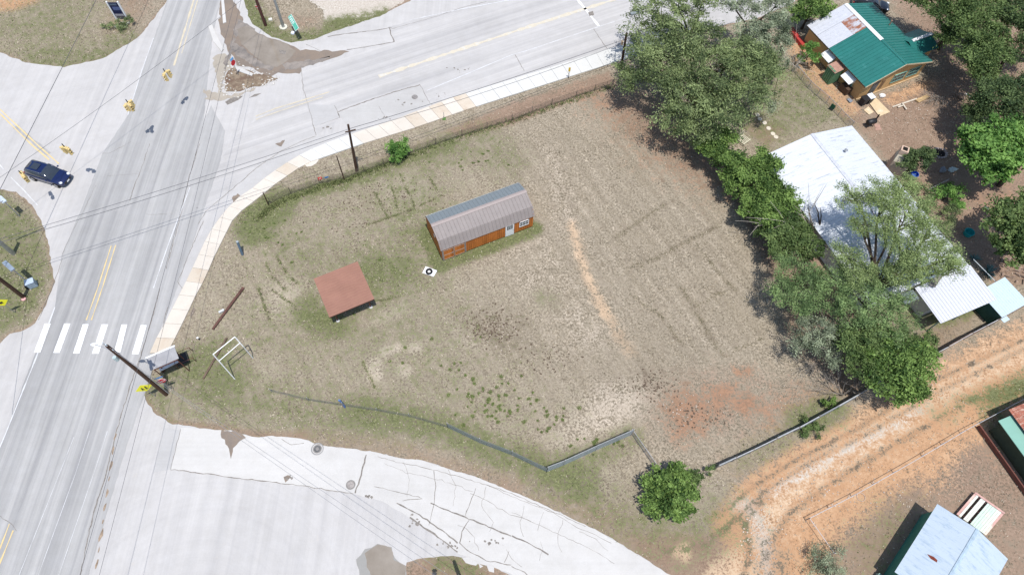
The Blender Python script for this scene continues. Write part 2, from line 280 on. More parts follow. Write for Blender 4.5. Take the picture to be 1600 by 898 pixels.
 ('dark', [(1062, 445), (1090, 490), (1125, 555)], .2, .4, .3), ('dark', [(985, 418), (1030, 400), (1080, 372), (1120, 355)], .2, .4, .3), ('dark', [(960, 372), (1000, 345), (1050, 312)], .2, .4, .25), ('dark', [(1080, 560), (1010, 480)], .3, .6, .2),
 ('dark', [(640, 590), (740, 560)], .3, .6, .2),
 ('tan', [(580, 585), (588, 570)], .55, .5, .7), ('tan', [(600, 550), (603, 548)], .5, .4, .8), ('tan', [(618, 545), (622, 542)], .5, .4, .8), ('tan', [(582, 572), (583, 568)], .5, .5, .6), ('tan', [(630, 578), (634, 580)], .6, .4, .7), ('tan', [(645, 543), (650, 543)], .6, .4, .7), ('tan', [(585, 590), (590, 588)], .5, .4, .7),
]
for _i in range(11): REG.append(('dark', [(780+_i*24, 235-_i*6), (900+_i*25, 420-_i*6), (1020+_i*21, 600-_i*10)], .22, .7, .24))   # mower passes
for _i in range(5): REG.append(('tan', [(330+_i*70, 640+_i*9), (480+_i*70, 612+_i*22), (640+_i*60, 640+_i*22)], .3, .8, .22))
REGW = [(ch, G(p), wd, fe, st) for ch, p, wd, fe, st in REG]
CH = {'green': 0, 'tan': 1, 'brown': 2, 'rusty': 3, 'sandy': 4, 'pale': 5, 'dark': 6, 'orange': 7}
def fields(X, Y):
    out = np.zeros((8, X.size))
    for ch, p, wd, fe, st in REGW:
        xs = [q[0] for q in p]; ys = [q[1] for q in p]; e = fe+(wd or 0)+.5
        s = (X > min(xs)-e) & (X < max(xs)+e) & (Y > min(ys)-e) & (Y < max(ys)+e)
        if not s.any(): continue
        d = ldist(X[s], Y[s], p)-wd if wd else sdf(X[s], Y[s], p)
        v = np.clip(.5-d/(2*fe), 0, 1); v = v*v*(3-2*v)*st; k = CH[ch]
        out[k, s] = 1-(1-out[k, s])*(1-np.clip(v, 0, 1))
    return out
def paved(X, Y, grow=0.):
    a = (sdf(X, Y, R_PV) < grow) & ~(sdf(X, Y, R_MED) < -grow)
    return a
#--BODY--
# ---------------------------------------------------------------- the ground
def axis(lo, hi, st, far):
    a = list(np.arange(lo, hi+st/2, st)); s = st
    while a[-1] < far: s *= 1.5; a.append(a[-1]+s)
    s = st; b = []
    while (b[-1] if b else lo) > -far: s *= 1.5; b.append((b[-1] if b else lo)-s)
    return np.array(b[::-1]+a)
gx, gy = axis(-72, 76, .25, 900), axis(2, 86, .25, 900)
GX, GY = np.meshgrid(gx, gy); XX, YY = GX.ravel(), GY.ravel()
cov = fields(XX, YY); _e = sdf(XX, YY, R_PV); cov[2] = np.maximum(cov[2], np.clip(1-np.abs(_e-.1)/.55, 0, 1)*.62)
lump = sum(np.sin(XX*a+YY*b+c)*s for a, b, c, s in ((.31, .17, 1, .02), (-.2, .37, 2, .02), (.9, .5, 0, .01), (.6, -1.1, 3, .01)))
onpv = np.clip(sdf(XX, YY, R_PV)/1.5, 0, 1)
V = np.stack([XX, YY, lump*onpv*.8-.012], 1); nx = len(gx)
I = (np.arange(len(gy)-1)[:, None]*nx+np.arange(nx-1)[None]).ravel()
F = np.stack([I, I+1, I+nx+1, I+nx], 1)
gm, t, b = nodes('ground', .95, .05)
v = coords(t)
def attr(nm):
    a = N(t, 'ShaderNodeAttribute'); a.attribute_name = nm; s = N(t, 'ShaderNodeSeparateColor'); t.links.new(a.outputs['Color'], s.inputs[0]); return s.outputs
A, B2, C3 = attr('cover_a'), attr('cover_b'), attr('cover_c')
n_big = noise(t, v, .22, 5, .65, .32, .68); n_mid = noise(t, v, 1.1, 5, .65, .3, .7); n_fin = noise(t, v, 4.6, 5, .8, .41, .60); n_fin = mth(t, 'ADD', mth(t, 'MULTIPLY', mth(t, 'SUBTRACT', n_fin, .5), mth(t, 'ADD', mth(t, 'MULTIPLY', noise(t, v, .35, 4, .6, .35, .65), .65), .4)), .5); n_grit = noise(t, v, 16, 2, .8, .3, .7); n_dr = noise(t, coords(t, (.10, 1.6, 1), 1.01), 1.1, 5, .7, .38, .62)
straw = mix(t, n_fin, mix(t, n_mid, (.13, .105, .075), (.245, .195, .15)), mix(t, n_mid, (.46, .39, .295), (.665, .575, .445))); straw = mix(t, mth(t, 'MULTIPLY', n_dr, .7), straw, mix(t, 1., straw, (.70, .69, .65), 'MULTIPLY')); straw = mix(t, n_grit, mix(t, 1., straw, (.72, .72, .70), 'MULTIPLY'), straw)
straw = mix(t, mth(t, 'MULTIPLY', n_big, .45), straw, mix(t, n_fin, (.155, .135, .095), (.45, .38, .295)))
def layer(base, m, col, edge=.55, soft=.22, nz=n_mid, nz2=n_fin):
    k = mth(t, 'ADD', mth(t, 'MULTIPLY', nz, edge*.6), mth(t, 'MULTIPLY', nz2, edge*.6)); k = mth(t, 'SUBTRACT', k, edge*.6)
    x = mth(t, 'ADD', m, mth(t, 'MULTIPLY', k, mth(t, 'MULTIPLY', m, mth(t, 'SUBTRACT', 1.6, m), clamp=False), )); x = mth(t, 'ADD', x, k)
    r = N(t, 'ShaderNodeMapRange', _interpolation_type='SMOOTHSTEP'); r.inputs['From Min'].default_value = .5-soft; r.inputs['From Max'].default_value = .5+soft
    t.links.new(x, r.inputs[0]); z = mth(t, 'MULTIPLY', r.outputs[0], mth(t, 'GREATER_THAN', m, .02)); return mix(t, z, base, col)
o = straw
o = layer(o, B2[2], mix(t, n_fin, (.42, .38, .31), (.66, .62, .54)), .35)
o = layer(o, A[1], mix(t, n_fin, (.33, .275, .21), (.58, .495, .395)), .9, .35)
o = layer(o, A[2], mix(t, n_fin, mix(t, n_big, (.17, .11, .075), (.24, .17, .12)), mix(t, n_mid, (.28, .19, .135), (.38, .28, .21))), .7, .35)
o = layer(o, B2[0], mix(t, n_mid, mix(t, n_fin, (.22, .115, .07), (.30, .165, .105)), mix(t, n_fin, (.28, .155, .095), (.40, .255, .165))), 1.0, .4)
o = layer(o, C3[1], mix(t, n_mid, mix(t, n_fin, (.37, .195, .10), (.46, .26, .14)), mix(t, n_fin, (.46, .285, .165), (.55, .37, .23))), .8, .38)
o = layer(o, B2[1], mix(t, n_fin, mix(t, n_mid, (.47, .31, .19), (.54, .385, .25)), mix(t, n_mid, (.54, .385, .25), (.62, .48, .34))), .9, .42)
o = layer(o, B2[2], mix(t, n_fin, (.38, .32, .26), (.60, .55, .48)), .9, .4)
o = layer(o, C3[0], mix(t, n_fin, (.075, .055, .04), (.19, .155, .11)), 1.25, .35)
o = layer(o, A[0], mix(t, n_fin, (.065, .08, .03), mix(t, n_mid, (.165, .185, .075), (.26, .255, .135))), 1.1, .42)
t.links.new(o, b.inputs['Base Color'])
bump(t, b, mth(t, 'ADD', mth(t, 'MULTIPLY', n_fin, .7), mth(t, 'MULTIPLY', n_mid, .8)), .32, .05)
ground = np_mesh('ground', V, F, gm, {'cover_a': ('FLOAT_COLOR', np.stack([cov[0], cov[1], cov[2], np.ones_like(XX)], 1)), 'cover_b': ('FLOAT_COLOR', np.stack([cov[3], cov[4], cov[5], np.ones_like(XX)], 1)), 'cover_c': ('FLOAT_COLOR', np.stack([cov[6], cov[7], XX*0, np.ones_like(XX)], 1))}, smooth=True)
tag(ground, kind='structure')

# ---------------------------------------------------------------- grass blades, green sprouts, litter (uncountable)
tint_mats = {}
def tint_mat(name, dark, light, transl=.0, rough=.65):
    m, t, b = nodes(name, rough, .2); a = N(t, 'ShaderNodeAttribute'); a.attribute_name = 'tint'
    c = mix(t, a.outputs['Fac'], dark, light); t.links.new(c, b.inputs['Base Color'])
    if transl:
        tr = N(t, 'ShaderNodeBsdfTranslucent'); t.links.new(mix(t, 1., c, (1.2, 1.3, .7), 'MULTIPLY'), tr.inputs[0]); ms = N(t, 'ShaderNodeMixShader', Fac=transl)
        t.links.new(b.outputs[0], ms.inputs[1]); t.links.new(tr.outputs[0], ms.inputs[2]); t.links.new(ms.outputs[0], t.nodes['Material Output'].inputs[0])
    return m
def blades(name, P, h, wd, tint, m, label, per=3, seed=0):
    r = np.random.default_rng(seed); n = len(P); k = n*per; B = np.repeat(P, per, 0); hh = np.repeat(h, per)*r.uniform(.6, 1.2, k)
    B[:, 0] += r.normal(0, .05, k); B[:, 1] += r.normal(0, .05, k); a = r.uniform(0, 2*np.pi, k); l = r.uniform(0, 2*np.pi, k)
    dx, dy = np.cos(a)*wd/2, np.sin(a)*wd/2; V = np.zeros((k, 3, 3))
    V[:, 0] = B-np.stack([dx, dy, 0*dx], 1); V[:, 1] = B+np.stack([dx, dy, 0*dx], 1); V[:, 2] = B+np.stack([np.cos(l)*hh*.8, np.sin(l)*hh*.8, hh], 1)
    T = np.repeat(np.repeat(tint, per)*.7+r.uniform(0, .3, k), 3)
    o = np_mesh(name, V.reshape(-1, 3), np.arange(k*3).reshape(-1, 3), m, {'tint': ('FLOAT', T)}); tag(o, label, 'grass', kind='stuff'); return o
n = 210000; PX = rng.uniform(-66, 72, n); PY = rng.uniform(4, 84, n)
cf = fields(PX, PY); ok = ~paved(PX, PY, .05) & (sdf(PX, PY, R_LOT) > 0)
bare = np.clip(cf[1]*.6+cf[2]*.75+cf[3]+cf[4]*1.2+cf[5]*1.2, 0, 1); keep = ok & (rng.uniform(0, 1, n) > bare)
clump = np.sin(PX*2.1+np.sin(PY*1.7)*2)*np.sin(PY*2.6+np.sin(PX*1.3)*2); keep &= rng.uniform(-1.6, 1, n) < clump
gr = keep & (rng.uniform(0, 1, n) < cf[0]**1.4*.8); dr = keep & ~gr
pz = lambda s: np.stack([PX[s], PY[s], np.full(s.sum(), -.01)], 1)
blades('dry_grass', pz(dr), np.full(dr.sum(), .13), .075, rng.uniform(0, 1, dr.sum()), tint_mat('dry_blades', (.26, .22, .15), (.74, .65, .51)), 'short dry straw coloured grass covering the fenced lot and verges', 2, 1)
blades('green_grass', pz(gr), np.full(gr.sum(), .13), .08, rng.uniform(0, 1, gr.sum()), tint_mat('green_blades', (.08, .11, .035), (.27, .30, .13)), 'green grass growing at verges, round the cabin and on the corner islands', 3, 2)
# rosettes of green weeds in the field
wp = []
for px, py, sx, sy, k in ((770, 630, 70, 42, 60), (850, 660, 40, 40, 20), (440, 380, 60, 60, 14), (700, 560, 60, 40, 12), (930, 690, 40, 12, 12), (740, 250, 60, 20, 16), (560, 440, 60, 40, 12)):
    for _ in range(k): q = g(px+random.gauss(0, sx*.5), py+random.gauss(0, sy*.5)); wp.append((q.x, q.y, random.uniform(.02, .5)**2*.6+.03))
W_ = []
for x, y, r in wp:
    m_ = int(16+r*160); a = rng.uniform(0, 6.28, m_); rr = r*np.sqrt(rng.uniform(0, 1, m_)); W_.append(np.stack([x+rr*np.cos(a), y+rr*np.sin(a), np.zeros(m_)], 1))
W_ = np.concatenate(W_); blades('field_weeds', W_, np.full(len(W_), .1), .09, rng.uniform(0, 1, len(W_)), tint_mat('weed_blades', (.09, .125, .035), (.26, .32, .12)), 'bright green low weeds in tufts across the southern field', 2, 3)

def weedline(pts, per_m=70, sp=.07, h=.14, seed=0, m=None, label='', name='crack_weeds'):
    r = np.random.default_rng(seed); out = []
    for ln in pts:
        P = gl(ln)
        for a, b_ in zip(P, P[1:]):
            L = (b_-a).length; k = int(L*per_m); t_ = r.uniform(0, 1, k); den = np.sin(t_*L*2.3+a.x)+np.sin(t_*L*5.1+a.y); t_ = t_[den > r.uniform(-2.2, .6, k)]; k = len(t_)
            out.append(np.stack([a.x+(b_.x-a.x)*t_+r.normal(0, sp, k), a.y+(b_.y-a.y)*t_+r.normal(0, sp, k), np.zeros(k)], 1))
    P = np.concatenate(out); return blades(name, P, np.full(len(P), h), .08, r.uniform(0, 1, len(P)), m, label, 2, seed)
GW = tint_mat('joint_weed', (.11, .125, .055), (.30, .32, .15)); BW = tint_mat('brown_weed', (.17, .15, .09), (.36, .32, .21))
weedline([[(625, 272), (636, 298), (648, 322)], [(586, 300), (600, 328), (606, 341)], [(606, 341), (628, 332), (650, 325), (690, 305)], [(612, 292), (618, 312), (622, 332)], [(668, 272), (684, 300)], [(572, 352), (606, 341)], [(404, 450), (412, 475), (421, 500)], [(425, 452), (445, 468), (462, 478)], [(432, 400), (446, 425), (466, 444)], [(415, 410), (425, 432), (445, 452)], [(566, 562), (578, 590), (588, 610)], [(585, 470), (605, 468), (628, 462)], [(540, 512), (560, 517)]], 45, .06, .13, 31, GW, 'green weeds growing in straight lines along the joints of buried old slabs')
weedline([[(960, 372), (1000, 345), (1050, 312)], [(985, 418), (1030, 402), (1080, 374), (1125, 352)], [(1062, 445), (1090, 492), (1128, 556)], [(985, 460), (1040, 500), (1062, 535)], [(1085, 480), (1135, 452)], [(1130, 556), (1190, 528)], [(1088, 380), (1125, 430), (1172, 478)]], 26, .14, .12, 32, BW, 'darker grass lines tracing old foundations across the eastern field', 'grass_lines')
rh = random.Random(77); hp = MB()
for cx, cy, sx, sy, k in ((770, 510, 45, 30, 260), (1020, 600, 45, 22, 150), (1090, 650, 60, 30, 90), (630, 300, 60, 30, 70), (850, 560, 60, 25, 80), (560, 330, 80, 40, 90)):
    for _ in range(k):
        q = g(rh.gauss(cx, sx*.5), rh.gauss(cy, sy*.5)); s_ = rh.uniform(.04, .13); a0 = rh.uniform(0, 6.28); e_ = rh.uniform(.4, .8)
        hp.add([(q.x+s_*math.cos(6.283*j/6)*math.cos(a0)-s_*e_*math.sin(6.283*j/6)*math.sin(a0), q.y+s_*math.cos(6.283*j/6)*math.sin(a0)+s_*e_*math.sin(6.283*j/6)*math.cos(a0), .035+.0001*(_ % 20)) for j in range(6)], [(0, 1, 2, 3, 4, 5)])
tag(hp.build('hoof_prints', mat('damp_soil', (.13, .095, .07), .95, .05, var=.3)), 'small dark hoof prints and holes pressed into the bare field soil', 'prints', kind='stuff')
# ---------------------------------------------------------------- pavement
ra = g(310, 0); rb = g(152, 450); ROADA = math.atan2((ra-rb).y, (ra-rb).x)
def paving(name, c, streak=0., rot=0., stain=(.5, .45, .38), amt=.5, blot=(.62, .78), tracks=False, arcs=None):
    m, t, b = nodes(name, .9, .15); v = coords(t)
    big = noise(t, v, .12, 5, .6, .3, .7); mid = noise(t, v, .9, 6, .7, .3, .7); fin = noise(t, v, 14, 3, .8, .25, .75)
    o = mix(t, big, tuple(q*.93 for q in c), tuple(min(1, q*1.05) for q in c)); o = mix(t, mth(t, 'MULTIPLY', mid, .7), o, mix(t, 1., o, (.88, .87, .85), 'MULTIPLY'))
    o = mix(t, fin, mix(t, 1., o, (.88, .88, .88), 'MULTIPLY'), o)
    if streak:
        s = coords(t, (.018, .95, 1), -rot); o = mix(t, mth(t, 'MULTIPLY', noise(t, s, 1.1, 4, .6, .35, .65), streak), o, mix(t, 1., o, (.70, .705, .72), 'MULTIPLY'))
        s = coords(t, (.04, 3.2, 1), -rot); o = mix(t, mth(t, 'MULTIPLY', noise(t, s, 1.1, 3, .6, .45, .75), streak), o, mix(t, 1., o, (.84, .84, .86), 'MULTIPLY'))
    if arcs:
        for (cx, cy) in arcs:
            tc = N(t, 'ShaderNodeTexCoord'); vm = N(t, 'ShaderNodeVectorMath', _operation='SUBTRACT'); vm.inputs[1].default_value = (cx, cy, 0); t.links.new(tc.outputs['Object'], vm.inputs[0])
            ln = N(t, 'ShaderNodeVectorMath', _operation='LENGTH'); t.links.new(vm.outputs[0], ln.inputs[0]); cb = N(t, 'ShaderNodeCombineXYZ'); t.links.new(ln.outputs['Value'], cb.inputs[0])
            o = mix(t, mth(t, 'MULTIPLY', noise(t, cb.outputs[0], 1.1, 4, .7, .45, .75), .4), o, mix(t, 1., o, (.84, .84, .85), 'MULTIPLY'))
    o = mix(t, mth(t, 'MULTIPLY', noise(t, v, .55, 8, .75, blot[0], blot[1]), amt), o, stain)
    o = mix(t, mth(t, 'MULTIPLY', noise(t, v, 2.3, 6, .75, .68, .8), amt), o, tuple(q*.6 for q in stain))
    t.links.new(o, b.inputs['Base Color']); bump(t, b, fin, .15, .01); return m
M_CONC = paving('pale_pavement', (.555, .535, .515), .35, ROADA, arcs=[tuple(g(285, 1010)[:2])])
M_ASPH = paving('worn_asphalt', (.47, .46, .445), .95, ROADA, amt=.25)
sr = g(960, 0)-g(592, 120); M_SIDE = paving('side_road_pavement', (.555, .535, .515), .6, math.atan2(sr.y, sr.x), amt=.3)
M_WHITE = paving('white_concrete', (.60, .58, .55), .15, 0, (.45, .41, .35), .45, (.68, .8)); M_GUT = paving('gutter_concrete', (.51, .495, .48), .1, 0, (.4, .37, .32), .6, (.6, .75))
M_DARKP = paving('dark_patch', (.462, .452, .438), .7, ROADA, amt=.3); M_MUD = paving('wet_mud', (.27, .215, .17), .2, 0, (.17, .15, .135), .8, (.45, .7))
M_CRACK = mat('crack_dirt', (.25, .225, .20), .95, .05, var=.3, scale=5); M_SEAM = mat('joint_dirt', (.2, .18, .165), .95, .05)
pv = sheet('pavement', [(p[0], p[1], 0) for p in R_PV], .012, M_CONC, rag=.09, step=.45, sd=3)
def psheet(name, px, z, m, parent=None, rag=.05, step=.4, sd=1): return sheet(name, gl(px), z, m, parent, rag, step, sd)
road = psheet('main_road', [(300, -90), (262, 0), (230, 90), (200, 180), (160, 240), (130, 320), (97, 397), (86, 480), (40, 590), (10, 675), (-90, 920), (-150, 1060), (70, 1060), (124, 905), (158, 770), (182, 675), (216, 560), (250, 450), (284, 340), (303, 262), (318, 190), (322, 150), (332, 60), (345, 0), (362, -90)], .018, M_ASPH, rag=.04)
side = psheet('side_road', [(372, 205), (430, 172), (474, 158), (471, 112), (520, 96), (612, 68), (602, 44), (640, 34), (800, -2), (1000, -60), (1300, -120), (1290, -20), (1000, 62), (860, 102), (800, 122), (700, 150), (655, 163), (520, 175), (525, 190), (493, 212), (440, 236), (400, 262), (335, 322), (318, 330), (345, 250)], .018, M_SIDE, rag=.05)
lot = psheet('concrete_apron', [(283, 668), (267, 733), (330, 741), (400, 750), (500, 763), (552, 771), (600, 784), (640, 808), (690, 842), (717, 864), (745, 878), (800, 896), (870, 965), (1110, 945), (1050, 900), (1005, 872), (965, 847), (920, 822), (875, 801), (840, 784), (799, 767), (750, 747), (700, 732), (660, 719), (620, 715), (587, 706), (550, 701), (510, 697), (482, 689), (470, 684), (425, 681), (400, 683), (360, 672), (320, 670)], .02, M_WHITE, rag=.05)
gut = psheet('gutter', [(966, 84), (1000, 66), (1000, 62), (860, 102), (800, 122), (700, 152), (600, 187), (540, 205), (493, 214), (440, 238), (398, 266), (352, 312), (325, 345), (300, 395), (285, 430), (266, 480), (240, 540), (236, 552), (246, 537), (262, 510), (275, 482), (291, 456), (299, 435), (312, 407), (327, 375), (345, 350), (357, 333), (392, 305), (418, 284), (440, 268), (472, 249), (528, 226), (566, 213), (620, 194), (700, 164), (800, 132)], .024, M_GUT, rag=.02)
psheet('dark_strip', [(303, 262), (318, 190), (330, 165), (352, 205), (345, 250), (318, 330), (296, 395), (270, 470), (250, 540), (228, 610), (200, 690), (150, 860), (138, 900), (124, 905), (158, 770), (182, 675), (216, 560), (250, 450), (284, 340)], .022, M_DARKP, road, .04)
psheet('patch', [(257, 668), (282, 672), (267, 733), (240, 738)], .0235, paving('grey_patch', (.50, .488, .475), .2, 0, amt=.2), road, .02)
psheet('patch', [(95, 640), (130, 560), (140, 575), (108, 670), (20, 898), (-10, 898)], .0215, M_DARKP, road, .05)
psheet('patch', [(290, -20), (330, -20), (300, 70), (250, 200), (190, 330), (175, 330), (230, 180)], .021, M_DARKP, road, .05)
psheet('road_panel', [(478, 163), (523, 165), (532, 184), (492, 198), (486, 185)], .021, paving('panel_grey', (.49, .478, .465), .2), side, .02)
psheet('road_panel', [(470, 78), (545, 50), (608, 43), (616, 66), (542, 78), (505, 84)], .0225, paving('panel_white', (.56, .54, .52), .2), side, .02)
psheet('road_panel', [(528, 178), (655, 133), (672, 165), (600, 188), (545, 200)], .021, paving('panel_pale', (.51, .495, .475), .2, amt=.6), side, .02)
mud = psheet('mud_patch', [(352, -40), (362, 0), (372, 12), (380, 36), (400, 50), (425, 60), (450, 68), (470, 78), (500, 80), (545, 80), (520, 92), (490, 98), (472, 106), (468, 116), (435, 114), (420, 122), (395, 108), (372, 102), (358, 80), (350, 62), (342, 40), (345, 10), (344, -40)], .03, M_MUD, rag=.18, step=.5)
M_PUD, t, b = nodes('puddle_water', .07, .5); pv_ = coords(t); t.links.new(mix(t, noise(t, pv_, .5, 4), (.22, .185, .145), (.30, .26, .215)), b.inputs['Base Color'])
bump(t, b, noise(t, pv_, 9, 2), .02, .01)
psheet('puddle', [(370, 46), (386, 40), (402, 52), (420, 60), (446, 68), (462, 80), (450, 95), (432, 106), (414, 101), (396, 86), (376, 68)], .036, M_PUD, rag=.08, sd=4)
psheet('mud_patch', [(556, 873), (570, 858), (590, 849), (612, 854), (618, 872), (636, 884), (632, 930), (575, 930), (560, 890)], .03, paving('damp_mud', (.33, .32, .30), .1), rag=.1, sd=7)
psheet('puddle', [(570, 864), (590, 851), (610, 855), (616, 873), (634, 884), (630, 925), (590, 925), (574, 885)], .036, M_PUD, rag=.08, sd=5)
M_DUST = paving('tan_dust', (.43, .385, .32), .1, 0, (.33, .28, .23), .8, (.45, .65)); M_SMEAR = paving('dark_smear', (.20, .18, .165), .2, 0, (.3, .26, .225), .9, (.4, .6))
for i, P in enumerate(([(352, 84), (366, 92), (360, 108), (350, 120), (346, 144), (356, 152), (338, 156), (322, 152), (318, 140), (340, 146), (340, 118), (332, 92), (340, 84)], [(330, 148), (352, 152), (376, 146), (400, 138), (372, 152), (340, 157), (320, 156)])): psheet('dust_patch', P, .0275+.0006*i, M_DUST, pv, .22, .35, 50+i)
for i, P in enumerate(([(362, 64), (380, 76), (400, 92), (430, 106), (424, 112), (396, 103), (368, 86), (358, 74)], [(372, 30), (386, 38), (400, 46), (396, 50), (376, 44), (370, 60), (364, 50)], [(440, 100), (470, 96), (500, 92), (520, 88), (500, 98), (466, 108), (445, 110)], [(350, 96), (358, 82), (364, 60), (368, 62), (360, 90), (352, 110)])): psheet('mud_smear', P, .0325+.0005*i, M_SMEAR, mud, .16, .3, 60+i)
for i, P in enumerate(([(346, 672), (372, 673), (384, 683), (374, 690), (366, 700), (362, 716), (357, 706), (354, 692), (346, 684)], [(443, 744), (450, 742), (455, 747), (448, 752)], [(260, 505), (268, 502), (266, 515), (258, 520)], [(296, 492), (303, 480), (306, 484), (298, 498)], [(275, 510), (283, 498), (282, 508), (272, 522), (256, 545), (252, 548)], [(430, 225), (445, 219), (440, 229)], [(362, 310), (372, 302), (376, 306), (366, 316)])): psheet('stain', P, .0285+.0003*i, M_MUD, pv if i > 1 else lot, .12, .25, 70+i)
for i, P in enumerate(([(352, 160), (362, 153), (380, 150), (372, 157), (356, 164)], [(389, 153), (398, 148), (409, 146), (400, 151)], [(436, 79), (448, 80), (446, 86), (438, 84)])): psheet('pothole', P, .026 if i < 2 else .038, M_CRACK, pv, .05, sd=i)
for P in ([(346, 0), (350, -3), (354, 36), (349, 38)], [(326, 42), (332, 40), (338, 55), (350, 78), (347, 82), (334, 66)], [(366, 105), (376, 107), (396, 116), (394, 120), (372, 112)]):
    o = MB().prism([(p.x, p.y) for p in gl(P)], .0, .13).build('kerb', M_WHITE); tag(o, kind='structure')
med = sheet('traffic_island', [Vector((p[0], p[1], 0)) for p in R_MED], .05, mat('island_dirt', (.27, .21, .15), .95, .05, var=.35, scale=2.5, stain=(.16, .11, .08), stain_lo=.45), rag=.12)
st = MB()
for _ in range(150):
    a = random.random(); i = random.randrange(len(R_MED)); p0, p1 = Vector(R_MED[i]), Vector(R_MED[(i+1) % len(R_MED)]); q = p0.lerp(p1, a)
    s = random.uniform(.04, .15); st.blob((q.x+random.gauss(0, .35), q.y+random.gauss(0, .35), .06), (s, s*random.uniform(.6, 1), s*.5), 6, 4, .25, _)
tag(st.build('rubble', mat('limestone', (.62, .59, .54), .9, .1, var=.25)), 'small white limestone rubble edging the dirt traffic island', 'stones', kind='stuff')
for i, P in enumerate(([(722, 871), (732, 869), (747, 878), (744, 883), (728, 879)], [(748, 880), (755, 884), (750, 887)], [(760, 882), (772, 884), (772, 894), (764, 892)])): psheet('broken_slab', P, .04, M_WHITE, lot, .04, .3, i)
# cracks and seams, each one its own piece of its road
def crack(par, z, pts, wd=.05, jit=.05, m=None): ribbon('crack', gl(pts), wd, z, m or M_CRACK, par, jit, int(pts[0][0]*7+pts[0][1]))
Z1 = .0262
for P, wd in (([(471, 112), (474, 140), (480, 158), (488, 190), (494, 212)], .06), ([(528, 175), (560, 163), (610, 146), (656, 133)], .13), ([(608, 43), (611, 55), (616, 66)], .13), ([(612, 44), (570, 50), (520, 56), (512, 58)], .12), ([(616, 66), (570, 74), (542, 78)], .10), ([(612, 46), (650, 35), (683, 26), (720, 13), (760, 3)], .05), ([(656, 132), (672, 163), (680, 166)], .05), ([(478, 70), (492, 76), (507, 83)], .06), ([(927, 46), (948, 76)], .07), ([(805, 86), (819, 111)], .06), ([(493, 213), (470, 222), (440, 236), (400, 263), (372, 288), (350, 306), (338, 316), (322, 330), (310, 350)], .05), ([(523, 165), (531, 184)], .05), ([(500, 195), (531, 184)], .04), ([(573, 205), (600, 200), (640, 186), (690, 171), (740, 148)], .05), ([(592, 166), (603, 186)], .04)): crack(side, Z1, P, wd)
for P, wd in (([(234, 225), (222, 260), (208, 296), (203, 314)], .06), ([(250, 450), (243, 480), (222, 550), (201, 610), (182, 675), (166, 740), (146, 800), (124, 905)], .09), ([(160, 240), (170, 240), (205, 222)], .03), ([(97, 397), (120, 350), (150, 290)], .03), ([(312, 225), (296, 275), (284, 330), (260, 420)], .07), ([(0, 806), (15, 815), (26, 829)], .04), ([(0, 460), (-1, 461)], .03), ([(168, 275), (215, 272)], .02), ([(228, 335), (262, 335)], .03), ([(97, 405), (87, 435), (60, 500)], .05), ([(291, 460), (278, 440), (296, 395), (318, 345)], .05), ([(245, 545), (262, 480)], .06), ([(282, 670), (275, 700), (267, 733)], .05)): crack(road, Z1, P, wd)
for P, wd in (([(267, 733), (330, 741), (400, 750), (470, 758), (552, 771)], .07), ([(572, 710), (566, 735), (555, 770)], .12), ([(585, 760), (620, 767), (660, 778), (629, 782)], .05), ([(673, 785), (700, 797), (733, 810), (770, 825), (799, 837)], .11), ([(800, 837), (830, 850), (857, 866)], .10), ([(799, 885), (820, 893), (826, 900)], .06), ([(677, 735), (681, 760), (678, 785), (670, 820)], .05), ([(743, 762), (735, 785), (727, 805)], .06), ([(733, 812), (722, 830), (718, 848), (735, 862), (760, 875), (799, 882)], .07), ([(440, 686), (455, 694), (475, 692)], .04), ([(590, 713), (620, 722), (650, 727), (690, 737), (730, 748), (760, 757), (800, 770), (850, 793), (880, 806), (915, 822)], .04), ([(760, 757), (800, 775), (870, 803), (895, 820), (930, 835), (955, 848)], .03), ([(850, 800), (845, 812), (840, 828)], .03), ([(620, 785), (650, 800), (690, 828), (715, 848)], .10), ([(640, 808), (690, 842), (715, 862)], .12), ([(845, 845), (848, 858), (843, 875)], .03), ([(800, 800), (870, 833), (925, 858), (960, 880)], .025), ([(795, 860), (792, 870), (788, 878)], .05)): crack(lot, Z1+.001, P, wd)
for P, wd in (([(700, 733), (712, 760), (708, 790)], .025), ([(760, 760), (752, 790), (770, 815), (765, 830)], .03), ([(630, 722), (640, 750), (636, 776)], .025), ([(820, 790), (812, 815), (818, 838)], .025), ([(880, 812), (870, 840), (878, 862)], .025), ([(905, 830), (930, 842), (950, 860)], .025), ([(735, 770), (760, 782), (790, 800), (830, 815)], .03), ([(600, 725), (640, 740), (690, 750), (740, 768)], .025), ([(715, 820), (728, 826), (740, 840), (748, 860)], .03), ([(790, 858), (800, 872), (815, 885)], .03)): crack(lot, Z1+.0015, P, wd, .09)
rr = random.Random(5)                                       # pop-outs and spalls
for par, px, py, sx, sy, k in ((side, 640, 160, 30, 6, 16), (side, 690, 150, 12, 6, 7), (side, 600, 183, 15, 5, 8), (side, 720, 108, 20, 6, 10), (side, 508, 200, 12, 3, 12), (lot, 700, 850, 24, 10, 30), (lot, 775, 845, 18, 6, 22), (lot, 450, 746, 5, 3, 9), (lot, 577, 776, 7, 3, 9), (lot, 650, 815, 14, 8, 14), (road, 265, 335, 5, 5, 20), (road, 310, 322, 8, 4, 14), (road, 172, 270, 5, 4, 8)):
    for i in range(k):
        q = g(rr.gauss(px, sx*.5), rr.gauss(py, sy*.5)); s = rr.uniform(.03, .16); P = [q+Vector((math.cos(a)*s*rr.uniform(.4, 1.3), math.sin(a)*s*rr.uniform(.4, 1.2), 0)) for a in [6.283*j/7 for j in range(7)]]
        if i < 9: sheet('spall', P, Z1+.0022+.0002*(i % 4), M_CRACK if par is not road else M_DARKP, par)
